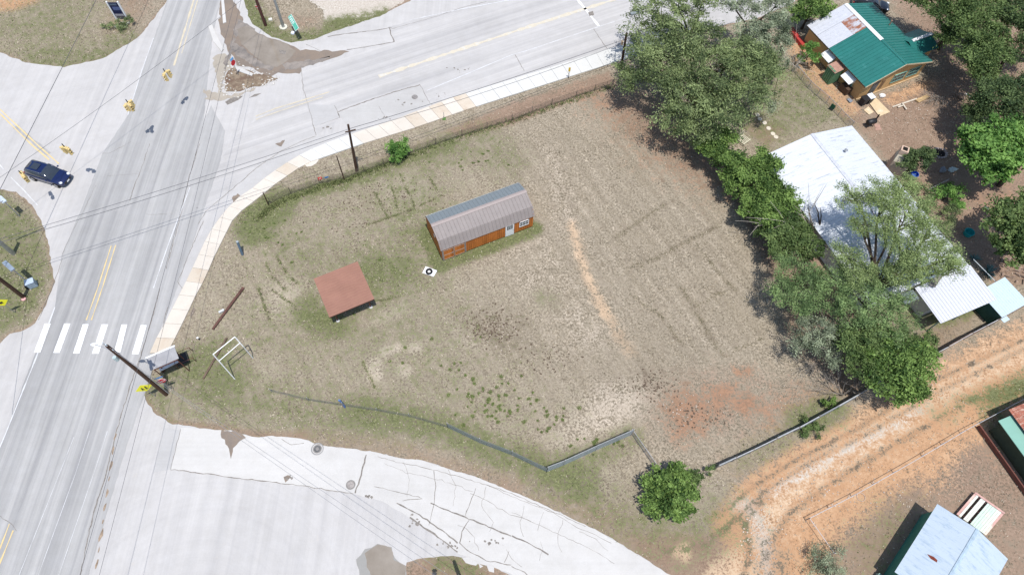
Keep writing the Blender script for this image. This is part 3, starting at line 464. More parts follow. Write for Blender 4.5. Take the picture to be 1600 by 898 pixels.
for i in range(10):                                         # dirt filled holes along the gutter joint of the main road
    q = g(180-.26*i*22*.55, 682+i*22); s = rr.uniform(.12, .3); sheet('spall', [q+Vector((math.cos(a)*s*.45*rr.uniform(.5, 1.3), math.sin(a)*s*1.9*rr.uniform(.5, 1.2), 0)) for a in [6.283*j/9 for j in range(9)]], Z1+.0024, mat('hole_dirt', (.34, .26, .19), .95, .05, var=.4, scale=3), road)
# markings
M_PAINT = mat('white_road_paint', (.80, .80, .79), .7, .2, var=.05, stain=(.56, .55, .54), stain_scale=6, stain_lo=.56); M_PAINT2 = mat('worn_white_paint', (.60, .60, .60), .8, .2, var=.08, stain=(.50, .495, .49), stain_scale=2, stain_lo=.5)
M_YEL = mat('faded_yellow_paint', (.57, .50, .37), .8, .2, var=.08, stain=(.5, .47, .40), stain_scale=2.5, stain_lo=.56); M_YEL2 = mat('yellow_road_paint', (.66, .51, .25), .8, .2, var=.08, stain=(.5, .47, .40), stain_scale=3, stain_lo=.62)
for q in ([(280, 222), (318, 222), (253, 402), (213, 402)], [(402, 222), (441, 222), (374, 404), (334, 404)], [(518, 226), (555, 226), (497, 408), (457, 408)], [(636, 227), (676, 227), (617, 410), (576, 410)], [(760, 228), (796, 228), (754, 400), (714, 400)], [(880, 232), (918, 232), (868, 412), (825, 412)]):
    sheet('crosswalk_bar', gl([(a/4, 450+c/4) for a, c in q]), .030, M_PAINT, road, .012, .2)
def line(par, pts, wd, m, z=.0305, nm='lane_line'): ribbon(nm, gl(pts), wd, z, m, par, .004, 3, .6)
line(road, [(181, 383), (160, 450), (143, 500)], .11, M_YEL2); line(road, [(174, 384), (153, 450), (135, 500)], .11, M_YEL2)
line(road, [(311, -30), (303, 0), (272, 103)], .22, M_YEL); line(road, [(316, -30), (309, 0), (284, 84)], .12, M_YEL)
line(road, [(15, 818), (0, 857), (-30, 930)], .11, M_YEL2); line(road, [(21, 828), (3, 872), (-20, 930)], .11, M_YEL2)
line(road, [(86, 480), (57, 558), (30, 625), (10, 675), (-30, 770)], .12, M_PAINT2); line(road, [(297, 293), (262, 385), (240, 450)], .10, M_PAINT2)
line(road, [(240, 60), (222, 110), (200, 180)], .1, M_PAINT2); line(road, [(116, 682), (85, 760), (30, 898)], .04, M_PAINT2); line(road, [(140, 673), (118, 740), (60, 898)], .04, M_PAINT2); line(road, [(168, 673), (150, 730), (92, 898)], .04, M_PAINT2)
line(pv, [(-60, 125), (0, 171), (57, 225), (92, 256)], .12, M_YEL2); line(pv, [(-60, 133), (0, 178), (48, 225), (77, 250)], .12, M_YEL2)
line(pv, [(24, 198), (40, 211), (76, 241)], .5, M_DARKP, .027, 'patch'); line(pv, [(-40, 225), (0, 258), (6, 265)], .1, M_PAINT2); line(pv, [(17, 277), (38, 298), (59, 321)], .1, M_PAINT2)
line(side, [(592, 120), (700, 84), (800, 51), (880, 25), (960, 0), (1020, -18)], .5, mat('old_yellow_paint', (.58, .52, .41), .8, .2, var=.06, stain=(.57, .55, .50), stain_scale=1.6, stain_lo=.5))
line(side, [(515, 144), (470, 158), (430, 170), (400, 182)], .15, M_YEL); line(side, [(505, 152), (440, 173), (400, 187)], .12, M_YEL)
line(side, [(640, 32), (720, 15), (800, 0), (900, -25)], .12, M_PAINT2); line(side, [(667, 142), (720, 120), (800, 86), (822, 80), (900, 54), (982, 27)], .1, M_PAINT2); line(side, [(902, 0), (914, 14), (936, 42)], .3, M_PAINT)
line(side, [(890, -14), (902, 0)], .3, M_PAINT)
# sidewalk: slabs one by one between the two edges
NE = [(1035, 52), (1000, 65), (960, 75), (857.5, 107.5), (800, 125), (700, 156), (620, 187), (566, 205), (528, 218), (493, 231), (472, 241.5), (440.6, 260), (418, 276), (392, 297.6), (375, 308), (357, 325), (345, 340), (327, 365), (312, 397), (299, 425), (287, 450), (275, 472), (262, 500), (246, 527), (235, 552)]
SE = [(1045, 72), (1010, 84), (972, 95), (885, 122.5), (799, 150), (730, 172), (650, 200), (575, 223), (533, 237), (505, 247), (476, 257), (455, 272), (438, 282.5), (410, 305), (396, 316), (375, 332), (365, 342), (345, 382), (335, 402), (320, 438), (308, 458), (298, 480), (281, 515), (270, 537), (262, 552)]
def resample(P, ts):
    P = gl(P); L = [0]
    for a, b_ in zip(P, P[1:]): L.append(L[-1]+(b_-a).length)
    out = []
    for tt in ts:
        s = tt*L[-1]; i = max(j for j in range(len(L)) if L[j] <= s+1e-9); i = min(i, len(P)-2); out.append(P[i].lerp(P[i+1], (s-L[i])/(L[i+1]-L[i])))
    return out
nS = 47; u = resample(NE, [i/nS for i in range(nS+1)]); v_ = resample(SE, [i/nS for i in range(nS+1)])
walk = bpy.data.objects.new('sidewalk', None); C.objects.link(walk); tag(walk, kind='structure')
SW = [paving('slab_white', (.66, .65, .615), 0, 0, (.55, .48, .38), .35, (.66, .8)), paving('slab_cream', (.67, .61, .53), 0, 0, (.5, .4, .3), .5, (.55, .75)), paving('slab_tan', (.62, .54, .44), 0, 0, (.42, .3, .2), .6, (.5, .75))]
for i in range(nS):
    a, b_, c_, d_ = u[i], u[i+1], v_[i+1], v_[i]; e = .012/((b_-a).length+.01); q = [a.lerp(b_, e), b_.lerp(a, e), c_.lerp(d_, e), d_.lerp(c_, e)]
    k = 0 if i < 17 else (1 if random.random() < .7 else 2) if i < 26 else (0 if i < 30 else 1 if random.random() < .85 else 2)
    MB().prism([(p.x, p.y) for p in q], -.03, .13+random.uniform(-.008, .008)).build('slab', SW[k], walk)
half = [(476+8*0, 258), (484, 253), (497, 248), (498, 251), (494, 256), (487, 260), (480, 261)]; MB().prism([(p.x, p.y) for p in gl(half)], -.02, .06).build('slab', SW[1], walk)
ribbon('joint', gl([(1000, 66), (960, 76.5), (857, 109), (800, 127), (700, 158.5), (620, 189), (566, 207), (528, 220), (493, 233)]), .14, .027, mat('red_kerb_dirt', (.27, .17, .12), .95, .05, var=.4, scale=1.5), walk, .05, 3)
# manholes
def manhole(px, py, r, label, dark):
    p = g(px, py); rt = root('manhole', label, 'manhole cover', (p.x, p.y, .03), 0, 'round manhole covers set in the pavement')
    MB().ring((0, 0, .0), r, .055, 28, 6, .5).build('frame', mat('manhole_rim', (.30, .28, .26), .8, .3, .3), rt); mb = MB().cyl((0, 0, -.01), r-.05, .03, 28)
    for a in range(-4, 5): mb.box((a*r*.19, 0, .024), (.03, 2*math.sqrt(max(0.02, (r*.85)**2-(a*r*.19)**2)), .008))
    mb.build('cover', mat('iron_dark' if dark else 'iron_pale', (.15, .15, .15) if dark else (.36, .33, .31), .6, .4, .5, var=.3, scale=6), rt)
    if dark: MB().cyl((0, 0, .02), r*.45, .02, 20).build('inner_lid', mat('manhole_rim', (.3, .28, .26)), rt); MB().ring((0, 0, .01), r+.17, .05, 28, 6, .4).build('collar', mat('collar_grey', (.32, .31, .30)), rt)
manhole(496, 701, .34, 'dark ringed manhole cover at the grass edge of the white concrete', True)
manhole(548, 757, .36, 'pale brown manhole cover beside the concrete joint', False)
manhole(648, 152, .31, 'small manhole cover near the gutter of the side road by the sidewalk', False)
psheet('wet_spot', [(918, 20), (926, 18), (928, 24), (921, 26)], .034, M_CRACK, side, .06)
# ---------------------------------------------------------------- buildings
M_WHITEP = mat('white_trim', (.78, .78, .77), .5, .4, var=.04); M_GLASS = mat('window_glass', (.035, .045, .06), .08, .6, var=.1, fine=False); M_DARK = mat('dark_opening', (.02, .018, .016), .9, .1)
M_STEEL = mat('galvanised_steel', (.42, .43, .44), .45, .5, .6, var=.12, scale=4); M_WOODP = mat('creosoted_wood', (.085, .05, .035), .85, .15, var=.3, scale=4, stretch=(1, 1, .1)); M_BLACK = mat('black_paint', (.02, .02, .022), .5, .4)
def window(parent, c, wd, ht, nrm, m_frame=None, nx_=2, ny_=2, z=None, name='window'):
    """framed window lying on a vertical wall; c = centre on the wall, nrm = 'x-','x+','y-','y+' outward side"""
    ax = nrm[0]; s = -1 if nrm[1] == '-' else 1; c = Vector(c); n = Vector((s, 0, 0)) if ax == 'x' else Vector((0, s, 0)); u_ = Vector((0, 1, 0)) if ax == 'x' else Vector((1, 0, 0))
    m_frame = m_frame or M_WHITEP; fr = MB(); up = Vector((0, 0, 1))
    def bar(a, b, wdt, dep=.07): fr.box(((a+b)/2)+n*dep/2, (dep if ax == 'x' else (abs((b-a).x)+wdt), dep if ax == 'y' else (abs((b-a).y)+wdt), abs((b-a).z)+wdt))
    for q in (-1, 1): bar(c+u_*q*wd/2-up*ht/2, c+u_*q*wd/2+up*ht/2, .08); bar(c-u_*wd/2+up*q*ht/2, c+u_*wd/2+up*q*ht/2, .08, .075)
    f = fr.build('frame', m_frame, None); mu = MB()
    fr2 = fr; w0 = MB()
    win = w0.box(c+n*.02, (.03 if ax == 'x' else wd, .03 if ax == 'y' else wd, ht)).build(name, M_DARK, parent); f.parent = win
    for i in range(nx_):
        for j in range(ny_):
            pc = c+u_*((i+.5)/nx_-.5)*wd+up*((j+.5)/ny_-.5)*ht+n*.042; MB().box(pc, (.012 if ax == 'x' else wd/nx_-.05, .012 if ax == 'y' else wd/nx_-.05, ht/ny_-.05)).build('pane', M_GLASS, win)
    mt = MB()
    for i in range(1, nx_): mt.box(c+u_*(i/nx_-.5)*wd+n*.045, (.03 if ax == 'x' else .04, .03 if ax == 'y' else .04, ht))
    for j in range(1, ny_): mt.box(c+up*(j/ny_-.5)*ht+n*.047, (.03 if ax == 'x' else wd, .03 if ax == 'y' else wd, .04))
    if nx_*ny_ > 1: mt.build('muntin', m_frame, win)
    return win
# --- the long cedar portable cabin
A_ = g(692, 407); B_ = g(832, 354); LC = (B_-A_).length; az = math.atan2((B_-A_).y, (B_-A_).x); DC = 4.3
cab = root('portable_cabin', 'long orange cedar cabin with brown gambrel metal roof in the middle of the lot', 'cabin', A_, az)
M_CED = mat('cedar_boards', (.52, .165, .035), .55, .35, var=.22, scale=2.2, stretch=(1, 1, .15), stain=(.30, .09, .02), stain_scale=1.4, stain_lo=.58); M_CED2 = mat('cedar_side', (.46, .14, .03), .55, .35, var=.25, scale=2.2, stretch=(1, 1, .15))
M_TAN = mat('trim_weathered', (.42, .33, .25), .7, .2)
prof = [(0, 0), (0, 2.0), (.52, 2.9), (DC/2, 3.5), (DC-.52, 2.9), (DC, 2.0), (DC, 0)]
MB().add([(0.02, y, z+.12) for y, z in prof]+[(LC-.02, y, z+.12) for y, z in prof], [tuple(range(7)), tuple(range(13, 6, -1))]+[((i+1) % 7, i, 7+i, 7+(i+1) % 7) for i in range(7)]).build('wall', M_DARK, cab)
nb = 48
for i in range(nb):                                            # board and batten siding, board by board
    x0 = LC*i/nb; x1 = LC*(i+1)/nb
    MB().box(((x0+x1)/2, -.012+.004*(i % 3), 1.13), (x1-x0-.02, .03, 1.96)).build('board', M_CED, cab)
for i in range(16):
    y0 = DC*i/16; yc = y0+DC/32; zt = np.interp(yc, [0, .52, DC/2, DC-.52, DC], [2.0, 2.9, 3.5, 2.9, 2.0])-.05
    for x in (-.0, LC): MB().box((x, yc, .15+zt/2), (.03, DC/16-.02, zt)).build('board', M_CED2, cab)
MB().box((-.02, DC*.42, 2.2), (.06, .3, .4)).build('vent', mat('pale_vent', (.75, .72, .66)), cab); MB().box((LC/2, DC/2, .07), (LC-.1, DC-.2, .14)).build('skid', M_DARK, cab)
M_RB = mat('brown_roof_metal', (.265, .232, .218), .6, .25, 0., var=.07, scale=1.2); M_RB2 = mat('brown_roof_lower', (.265, .232, .218), .6, .25, 0., var=.07, scale=1.2); M_RB3 = mat('roof_back_sky_tint', (.25, .275, .28), .35, .6, .3, var=.05)  # back slope metal: sky reflection put into the colour as a bluish tint
ov = .1; zz = .14
corr('roof_panel', (-ov, -.1, 1.93+zz), (LC+2*ov, 0, 0), (0, .60, 1.0), M_RB2, cab, .40, .035, .14)
corr('roof_panel', (-ov, .44, 2.86+zz), (LC+2*ov, 0, 0), (0, DC/2-.44, .66), M_RB, cab, .40, .035, .14)
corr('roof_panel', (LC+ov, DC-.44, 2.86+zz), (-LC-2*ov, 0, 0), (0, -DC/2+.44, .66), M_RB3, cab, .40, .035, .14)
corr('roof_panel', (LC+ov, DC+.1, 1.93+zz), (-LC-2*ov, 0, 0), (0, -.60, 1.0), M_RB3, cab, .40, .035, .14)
M_RC = mat('ridge_cap_metal', (.34, .285, .265), .6, .25, 0., var=.05)
MB().slab([(-ov-.02, DC/2-.22, 3.49+zz), (LC+ov+.02, DC/2-.22, 3.49+zz), (LC+ov+.02, DC/2, 3.565+zz), (-ov-.02, DC/2, 3.565+zz)], .02).slab([(-ov-.02, DC/2, 3.565+zz), (LC+ov+.02, DC/2, 3.565+zz), (LC+ov+.02, DC/2+.22, 3.49+zz), (-ov-.02, DC/2+.22, 3.49+zz)], .02).build('ridge_cap', M_RC, cab)
MB().box((LC*.5, -.05, 2.06), (LC+.1, .04, .1)).build('fascia', mat('fascia_brown', (.12, .08, .06)), cab)
for x0 in (.12, 1.32):                                          # double barn doors at the left
    d_ = MB().box((x0+.58, -.045, 1.0), (1.14, .03, 1.72)).build('door', M_CED, cab); tr = MB()
    for dz in (.17, .98, 1.84): tr.box((x0+.58, -.075, dz), (1.14, .025, .05))
    for dx in (.03, 1.13): tr.box((x0+dx, -.078, 1.0), (.05, .025, 1.72))
    tr.build('trim', M_TAN, d_); MB().box((x0+(.98 if x0 < 1 else .18), -.1, 1.05), (.05, .04, .2)).build('handle', M_STEEL, d_)
for x in (.06, 2.56): MB().box((x, -.05, 1.05), (.12, .05, 1.95)).build('corner_trim', mat('grey_trim', (.28, .25, .23)), cab)
dx = LC*.735; d_ = MB().box((dx, -.06, 1.08), (.98, .05, 1.92)).build('door', M_WHITEP, cab); d_['label'] = 'white entrance door with a nine pane window'
for i in range(3):
    for j in range(3): MB().box((dx+(i-1)*.23, -.09, 1.62+(j-1)*.24), (.17, .02, .18)).build('pane', M_GLASS, d_)
MB().box((dx+.4, -.11, 1.05), (.06, .06, .06)).build('handle', M_STEEL, d_)
window(cab, (LC*.895, -.03, 1.42), 1.02, .8, 'y-', nx_=3, ny_=2)
# --- rust roofed canopy
cv_ = g(514.5, 495.5, 2.3); e1 = g(584.8, 466.6, 2.3)-cv_; ca = math.atan2(e1.y, e1.x); CL = e1.length; CD = 4.62
can = root('canopy', 'square flat canopy with faded red metal roof on steel posts beside the cabin', 'canopy', (cv_.x, cv_.y, 0), ca)
M_RED, t, b = nodes('faded_red_roof', .55, .35); v = coords(t); rr_ = N(t, 'ShaderNodeTexWave', _wave_type='RINGS', Scale=1.1, Distortion=7., Detail=4); vm = N(t, 'ShaderNodeVectorMath', _operation='SUBTRACT'); vm.inputs[1].default_value = (CL/2, CD/2, 2.3); t.links.new(v, vm.inputs[0]); t.links.new(vm.outputs[0], rr_.inputs['Vector'])
o = mix(t, noise(t, v, .7, 5), (.25, .12, .085), (.315, .155, .11)); o = mix(t, mth(t, 'MULTIPLY', rr_.outputs['Fac'], .35), o, (.33, .18, .12)); o = mix(t, mth(t, 'MULTIPLY', noise(t, v, 1.6, 7, .8, .5, .8), .5), o, (.26, .125, .10)); t.links.new(o, b.inputs['Base Color'])
MB().box((CL/2, CD/2, 2.25), (CL, CD, .07)).build('roof', M_RED, can)
fb = MB()
for y in (.04, CD-.04): fb.box((CL/2, y, 2.13), (CL-.02, .07, .17))
for x in (.04, CL-.04): fb.box((x, CD/2, 2.13), (.07, CD-.16, .17))
fb.build('fascia', mat('fascia_dark', (.05, .03, .025)), can)
for x, y in ((.55, .55), (CL-.55, .55), (.55, CD-.55), (CL-.55, CD-.55)):
    pbt = MB().cyl((x, y, 0), .06, 2.05, 10).build('post', mat('rusty_post', (.22, .09, .06), .8, .2, var=.3), can); MB().cyl((x, y, 0), .2, .12, 10, .14).build('footing', mat('footing_concrete', (.62, .61, .58), .9), pbt)
# --- gable buildings helper: local x across the ridge, local y along it
def gable(name, label, cat, eL0, ang, Wd, L, eave, ridge, m_wall, ins=.35, base=.0):
    rt = root(name, label, cat, (eL0.x, eL0.y, 0), ang); a, c = ins, Wd-ins; hr = ridge-.08; he = eave-.06
    V_ = [(a, a, base), (c, a, base), (c, a, he), (Wd/2, a, hr), (a, a, he), (a, L-a, base), (c, L-a, base), (c, L-a, he), (Wd/2, L-a, hr), (a, L-a, he)]
    MB().add(V_, [(0, 1, 2, 3, 4), (9, 8, 7, 6, 5), (0, 5, 6, 1), (1, 6, 7, 2), (2, 7, 8, 3), (3, 8, 9, 4), (4, 9, 5, 0)]).build('wall', m_wall, rt)
    return rt
def slope(rt, m, side, Wd, y0, y1, eave, ridge, x_frac=(0, 1), pitch=.3, amp=.03, rib=.25, dz=0.):
    """one roof slope; side 0 = low x, 1 = high x"""
    h = ridge-eave; f0, f1 = x_frac; X_ = lambda f: (f*Wd/2 if side == 0 else Wd-f*Wd/2); Zf = lambda f: eave+h*f+dz
    if side == 0: return corr('roof_panel', (X_(f0), y1, Zf(f0)), (0, y0-y1, 0), (X_(f1)-X_(f0), 0, Zf(f1)-Zf(f0)), m, rt, pitch, amp, rib)
    return corr('roof_panel', (X_(f0), y0, Zf(f0)), (0, y1-y0, 0), (X_(f1)-X_(f0), 0, Zf(f1)-Zf(f0)), m, rt, pitch, amp, rib)
# --- ochre house with green metal roof
W1, L1, E1, R1 = 10.25, 11.3, 2.6, 4.15; o1 = g(1352.5, 136.4, E1); ang1 = math.radians(25.0)
M_OCH = mat('ochre_siding', (.58, .37, .17), .8, .2, var=.1, scale=1.5, stretch=(1, 1, 4)); M_GRN = mat('green_roof_metal', (.018, .16, .138), .42, .45, .1, var=.1, scale=.8, stain=(.05, .22, .20), stain_scale=.9, stain_lo=.6)
M_RUSTY = mat('rusty_galvanised_roof', (.50, .50, .53), .6, .35, .2, var=.08, scale=1.2, stain=(.30, .12, .065), stain_scale=1.5, stain_lo=.44, stretch=(.55, 1.6, 1)); M_RUSTY2 = mat('galvanised_roof_old', (.54, .55, .58), .55, .35, .2, var=.06, stain=(.40, .22, .14), stain_scale=.9, stain_lo=.66)
h1 = gable('house', 'ochre house with green metal roof and a rusty galvanised section, upper right', 'house', o1, ang1, W1, L1, E1, R1, M_OCH)
MB().box((W1/2, .3, .12), (W1-.55, .12, .24)).build('skirting', mat('skirting_tan', (.55, .40, .24)), h1)
slope(h1, M_GRN, 0, W1, 0, 6.9, E1, R1, pitch=.45, amp=.055, rib=.2); slope(h1, M_RUSTY2, 0, W1, 6.94, 9.3, E1, R1, (0, .62), .5, .03, .2); slope(h1, M_RUSTY2, 0, W1, 9.33, L1, E1, R1, pitch=.5)
slope(h1, M_RUSTY, 0, W1, 6.94, 9.32, E1, R1, (.62, 1), .5, .03, .2, .012); slope(h1, M_GRN, 1, W1, 0, L1, E1, R1, pitch=.45, amp=.055, rib=.2)
for x0, x1, y0, y1, m_ in ((W1/2-.28, W1/2+.28, 4.4, 11.2, M_WHITEP), (W1/2-.2, W1/2+.2, -.02, 4.38, M_GRN)):
    MB().slab([(x0, y1, R1-.0), (x0, y0, R1-.0), (W1/2, y0, R1+.09), (W1/2, y1, R1+.09)], .02).slab([(W1/2, y1, R1+.09), (W1/2, y0, R1+.09), (x1, y0, R1), (x1, y1, R1)], .02).build('ridge_cap', m_, h1)
bb = MB(); bb.beam((.0, -.03, E1-.06), (W1/2, -.03, R1-.06), .04, .16).beam((W1/2, -.031, R1-.06), (W1, -.03, E1-.06), .04, .16); bb.build('bargeboard', mat('trim_buff', (.62, .5, .33)), h1)
bb = MB(); bb.beam((-.03, 0, E1-.05), (-.03, L1, E1-.05), .04, .12); bb.build('fascia', mat('dark_trim', (.10, .07, .05)), h1)
porch = MB(); PX0, PY0, PW, PZ, PR = W1-1.1, 1.6, 3.6, 2.62, 3.3
xo = W1+2.35; yc = PY0+PW/2+.2
corr('porch_roof', (xo, PY0, PZ-.1), (-3.6, 0, 0), (0, PW/2, PR-PZ), M_GRN, h1, .42); corr('porch_roof', (xo-3.6, PY0+PW, PZ-.1), (3.6, 0, 0), (0, -PW/2, PR-PZ), M_GRN, h1, .42)
MB().box((xo-1.5, PY0+PW/2, PR-.06), (3.1, .4, .07)).build('ridge_cap', M_WHITEP, h1); MB().box((W1+.7, PY0+PW/2, 1.2), (2.2, PW-.5, 2.3)).build('porch_wall', M_OCH, h1)
MB().add([(xo-.3, PY0+.2, 2.35), (xo-.3, PY0+PW-.2, 2.35), (xo-.3, PY0+PW/2, PR-.2)], [(0, 1, 2)]).build('gable_end', M_OCH, h1)
M_TEAL = mat('teal_trim', (.25, .50, .42), .6)
window(h1, (5.9, .345, 1.55), 1.9, 1.2, 'y-', M_TEAL, 4, 2); window(h1, (8.2, .345, 1.55), 1.7, 1.2, 'y-', M_TEAL, 5, 2)
MB().box((2.3, .33, 1.2), (.95, .06, 2.1)).build('door', mat('screen_door', (.07, .085, .10), .4), h1); MB().box((3.5, .33, 1.3), (.5, .05, 1.3)).build('shutter', mat('brown_shutter', (.22, .13, .07)), h1)
for y in (2.5, 6.4):                                            # white awnings over teal framed windows on the west wall
    w_ = window(h1, (.345, y, 1.35), 1.3, 1.1, 'x-', M_TEAL, 2, 1)
    MB().slab([(-.55, y+.8, 1.65), (-.55, y-.8, 1.65), (.36, y-.8, 2.2), (.36, y+.8, 2.2)], .05).add([(-.55, y-.8, 1.65), (.36, y-.8, 2.2), (.36, y-.8, 1.65)], [(0, 1, 2)]).add([(-.55, y+.8, 1.65), (.36, y+.8, 2.2), (.36, y+.8, 1.65)], [(2, 1, 0)]).build('awning', M_WHITEP, h1)
pr = MB().box((-.45, 4.4, 1.0), (1.5, 1.3, 2.0)).build('entry_porch', mat('porch_green', (.10, .22, .12), .7), h1); corr('porch_roof', (-1.25, 5.15, 1.95), (0, -1.5, 0), (1.6, 0, .25), mat('porch_rust', (.42, .24, .18), .8, var=.2), h1, .4)
for i in range(5): MB().box((-1.22, 3.85+i*.28, .95), (.04, .05, 1.7)).build('lattice_slat', mat('lattice_green', (.2, .38, .2)), pr)
MB().box((.0, 2.1, .45), (.9, 1.3, .9)).build('cellar_box', mat('dark_box', (.10, .06, .04)), h1)
MB().cyl((W1-1.2, 6.9, E1+.15), .08, .9, 8).build('flue', mat('rusty_flue', (.45, .25, .17)), h1)
# --- long white roofed house
W2, L2, E2, R2 = 11.9, 19.6, 2.6, 3.75; o2 = Vector((36.06, 29.1, 0)); ang2 = math.radians(22.6)
M_WR = mat('white_roof_metal', (.64, .66, .69), .45, .4, .1, var=.05, scale=.5, stretch=(.35, 2.5, 1), stain=(.40, .42, .46), stain_scale=1.4, stain_lo=.55); M_WALLW = mat('pale_siding', (.55, .55, .52), .8, var=.06)
h2 = gable('house', 'long white metal roofed house shaded by the pale mesquite tree', 'house', o2, ang2, W2, L2, E2, R2, M_WALLW)
slope(h2, M_WR, 0, W2, 0, L2, E2, R2, pitch=.45, amp=.035, rib=.16); slope(h2, M_WR, 1, W2, 0, L2, E2, R2, pitch=.45, amp=.035, rib=.16)
MB().slab([(W2/2-.2, L2, R2+.02), (W2/2-.2, 0, R2+.02), (W2/2, 0, R2+.07), (W2/2, L2, R2+.07)], .02).slab([(W2/2, L2, R2+.07), (W2/2, 0, R2+.07), (W2/2+.2, 0, R2+.02), (W2/2+.2, L2, R2+.02)], .02).build('ridge_cap', mat('ridge_white', (.56, .57, .61), .4), h2)
vt = MB(); vt.cyl((W2*.69, L2*.835, R2-.75), .1, .7, 10).cyl((W2*.69, L2*.835, R2-.1), .2, .16, 12, .04); vt.build('roof_vent', M_STEEL, h2)
for y in (3, 8, 13, 17): window(h2, (.345, y, 1.5), 1.2, 1.0, 'x-', None, 2, 1)
# lower patio roof at its south end: ribs run the other way
corr('patio_roof', (W2+.02, -.02, 2.72), (-6.9, 0, 0), (0, -4.05, -.2), mat('patio_roof_metal', (.60, .61, .64), .45, .4, .1, var=.02, stain=(.54, .55, .58), stain_lo=.6), h2, .36, .045, .3)
for x in (5.3, 8.6, W2-.2): MB().box((x, -3.8, 1.24), (.1, .1, 2.48)).build('post', mat('teal_post', (.18, .30, .28)), h2)
MB().box((8.6, -1.2, 1.2), (6.2, 2.2, 2.3)).build('back_room', M_WALLW, h2); MB().slab([(3.2, -.05, 2.5), (3.2, -1.1, 2.45), (4.9, -1.1, 2.45), (4.9, -.05, 2.5)], .04).build('patio_roof', mat('grey_sheet', (.17, .20, .21), .6), h2)
bq = gl([(1452, 444), (1461, 449), (1479, 422), (1470, 417)], 3.0); tag(MB().slab([p+Vector((0, 0, -.1+.12*i)) for i, p in enumerate([bq[0], bq[1], bq[2], bq[3]])][:4], .05).build('roof_board', mat('grey_board', (.22, .20, .18), .8, var=.3, scale=3)), 'weathered grey board lying on the patio roof of the white house', 'board')
# stone barbecue chimney east of the ridge
bp = g(1394, 268); bq_ = root('outdoor_chimney', 'buff brick outdoor chimney against the east eave of the white house', 'chimney', (bp.x, bp.y, 0), math.radians(22.6+40))
M_BRK, t, b = nodes('buff_brick', .85, .2); v = coords(t); br = N(t, 'ShaderNodeTexBrick', Scale=4.); br.inputs['Color1'].default_value = (.48, .30, .22, 1); br.inputs['Color2'].default_value = (.62, .44, .32, 1); br.inputs['Mortar'].default_value = (.55, .5, .42, 1); t.links.new(v, br.inputs['Vector']); t.links.new(br.outputs[0], b.inputs['Base Color'])
MB().box((0, 0, 1.1), (1.5, 1.7, 2.2)).build('firebox', M_BRK, bq_); MB().add([(-.75, -.85, 2.2), (.75, -.85, 2.2), (.75, .85, 2.2), (-.75, .85, 2.2), (-.35, .1, 3.1), (.35, .1, 3.1), (.35, .8, 3.1), (-.35, .8, 3.1)], [(0, 1, 5, 4), (1, 2, 6, 5), (2, 3, 7, 6), (3, 0, 4, 7), (4, 5, 6, 7)]).build('hood', mat('pale_stone', (.60, .52, .40), var=.2), bq_)
ch = MB(); ch.box((0, .45, 3.35), (.8, .8, .6)); s_ = ch.build('stack', M_BRK, bq_); MB().box((0, .45, 3.66), (.5, .5, .05)).build('flue', M_DARK, s_)
# --- small white roofed lean-to at the right edge
c3 = gl([(1543.5, 456), (1576.5, 439.5), (1612, 470), (1566, 496)], 2.3)
sh = root('garden_shed', 'small pale blue flat roofed shed with green walls beside the dirt track', 'shed', (c3[3].x, c3[3].y, 0), math.atan2((c3[2]-c3[3]).y, (c3[2]-c3[3]).x)); SW_, SD = 3.6, 3.15
M_CYAN = mat('pale_blue_roof', (.52, .62, .67), .5, .35, .1, var=.03, stain=(.48, .56, .6), stain_lo=.6)
corr('roof_panel', (0, 0, 2.3), (SW_, 0, 0), (0, SD, .1), M_CYAN, sh, .3, .02, .2); MB().box((SW_/2+.1, SD/2, 1.12), (SW_-.5, SD-.4, 2.2)).build('wall', mat('dark_green_wall', (.03, .09, .07), .8), sh)
MB().box((SW_/2, .06, .5), (.9, .05, .9)).build('door', mat('teal_door', (.1, .3, .3)), sh); MB().box((.55, -.25, 1.85), (.8, .45, .05)).build('shelf', M_CYAN, sh)
c4 = gl([(1531, 472), (1552, 462), (1569, 484), (1550, 497)], .35); tag(MB().prism([(p.x, p.y) for p in c4], .0, .4).build('deck', mat('brown_deck', (.17, .105, .07), .85, var=.2, scale=2)), 'low brown timber platform between the patio roof and the small shed', 'platform')
# --- pale blue roofed house lower right
W4, L4 = 6.2, 9.5; NW4 = g(1464.7, 786.6, 2.6); ang4 = math.radians(-43.8); ex = Vector((math.cos(ang4), math.sin(ang4), 0)); ey = Vector((-ex.y, ex.x, 0)); o4 = Vector((NW4.x, NW4.y, 0))-ey*L4
M_BR = mat('blue_white_roof', (.45, .52, .58), .5, .35, .1, var=.03, scale=.6, stretch=(.5, 2.5, 1), stain=(.33, .41, .49), stain_scale=1.5, stain_lo=.52); M_TEALW = mat('teal_siding', (.05, .20, .15), .8)
h4 = gable('cottage', 'small cottage with pale blue white metal roof at the bottom right', 'house', o4, ang4, W4, L4, 2.6, 3.35, M_TEALW, .3)
slope(h4, M_BR, 0, W4, 2.2, L4, 2.6, 3.35, pitch=.6, amp=.012, rib=.12); slope(h4, M_BR, 1, W4, 0, L4, 2.6, 3.35, pitch=.6, amp=.012, rib=.12)
MB().slab([(W4/2-.14, L4, 3.37), (W4/2-.14, 0, 3.37), (W4/2, 0, 3.42), (W4/2, L4, 3.42)], .02).slab([(W4/2, L4, 3.42), (W4/2, 0, 3.42), (W4/2+.14, 0, 3.37), (W4/2+.14, L4, 3.37)], .02).build('ridge_cap', mat('ridge_blue', (.40, .50, .58), .4), h4)
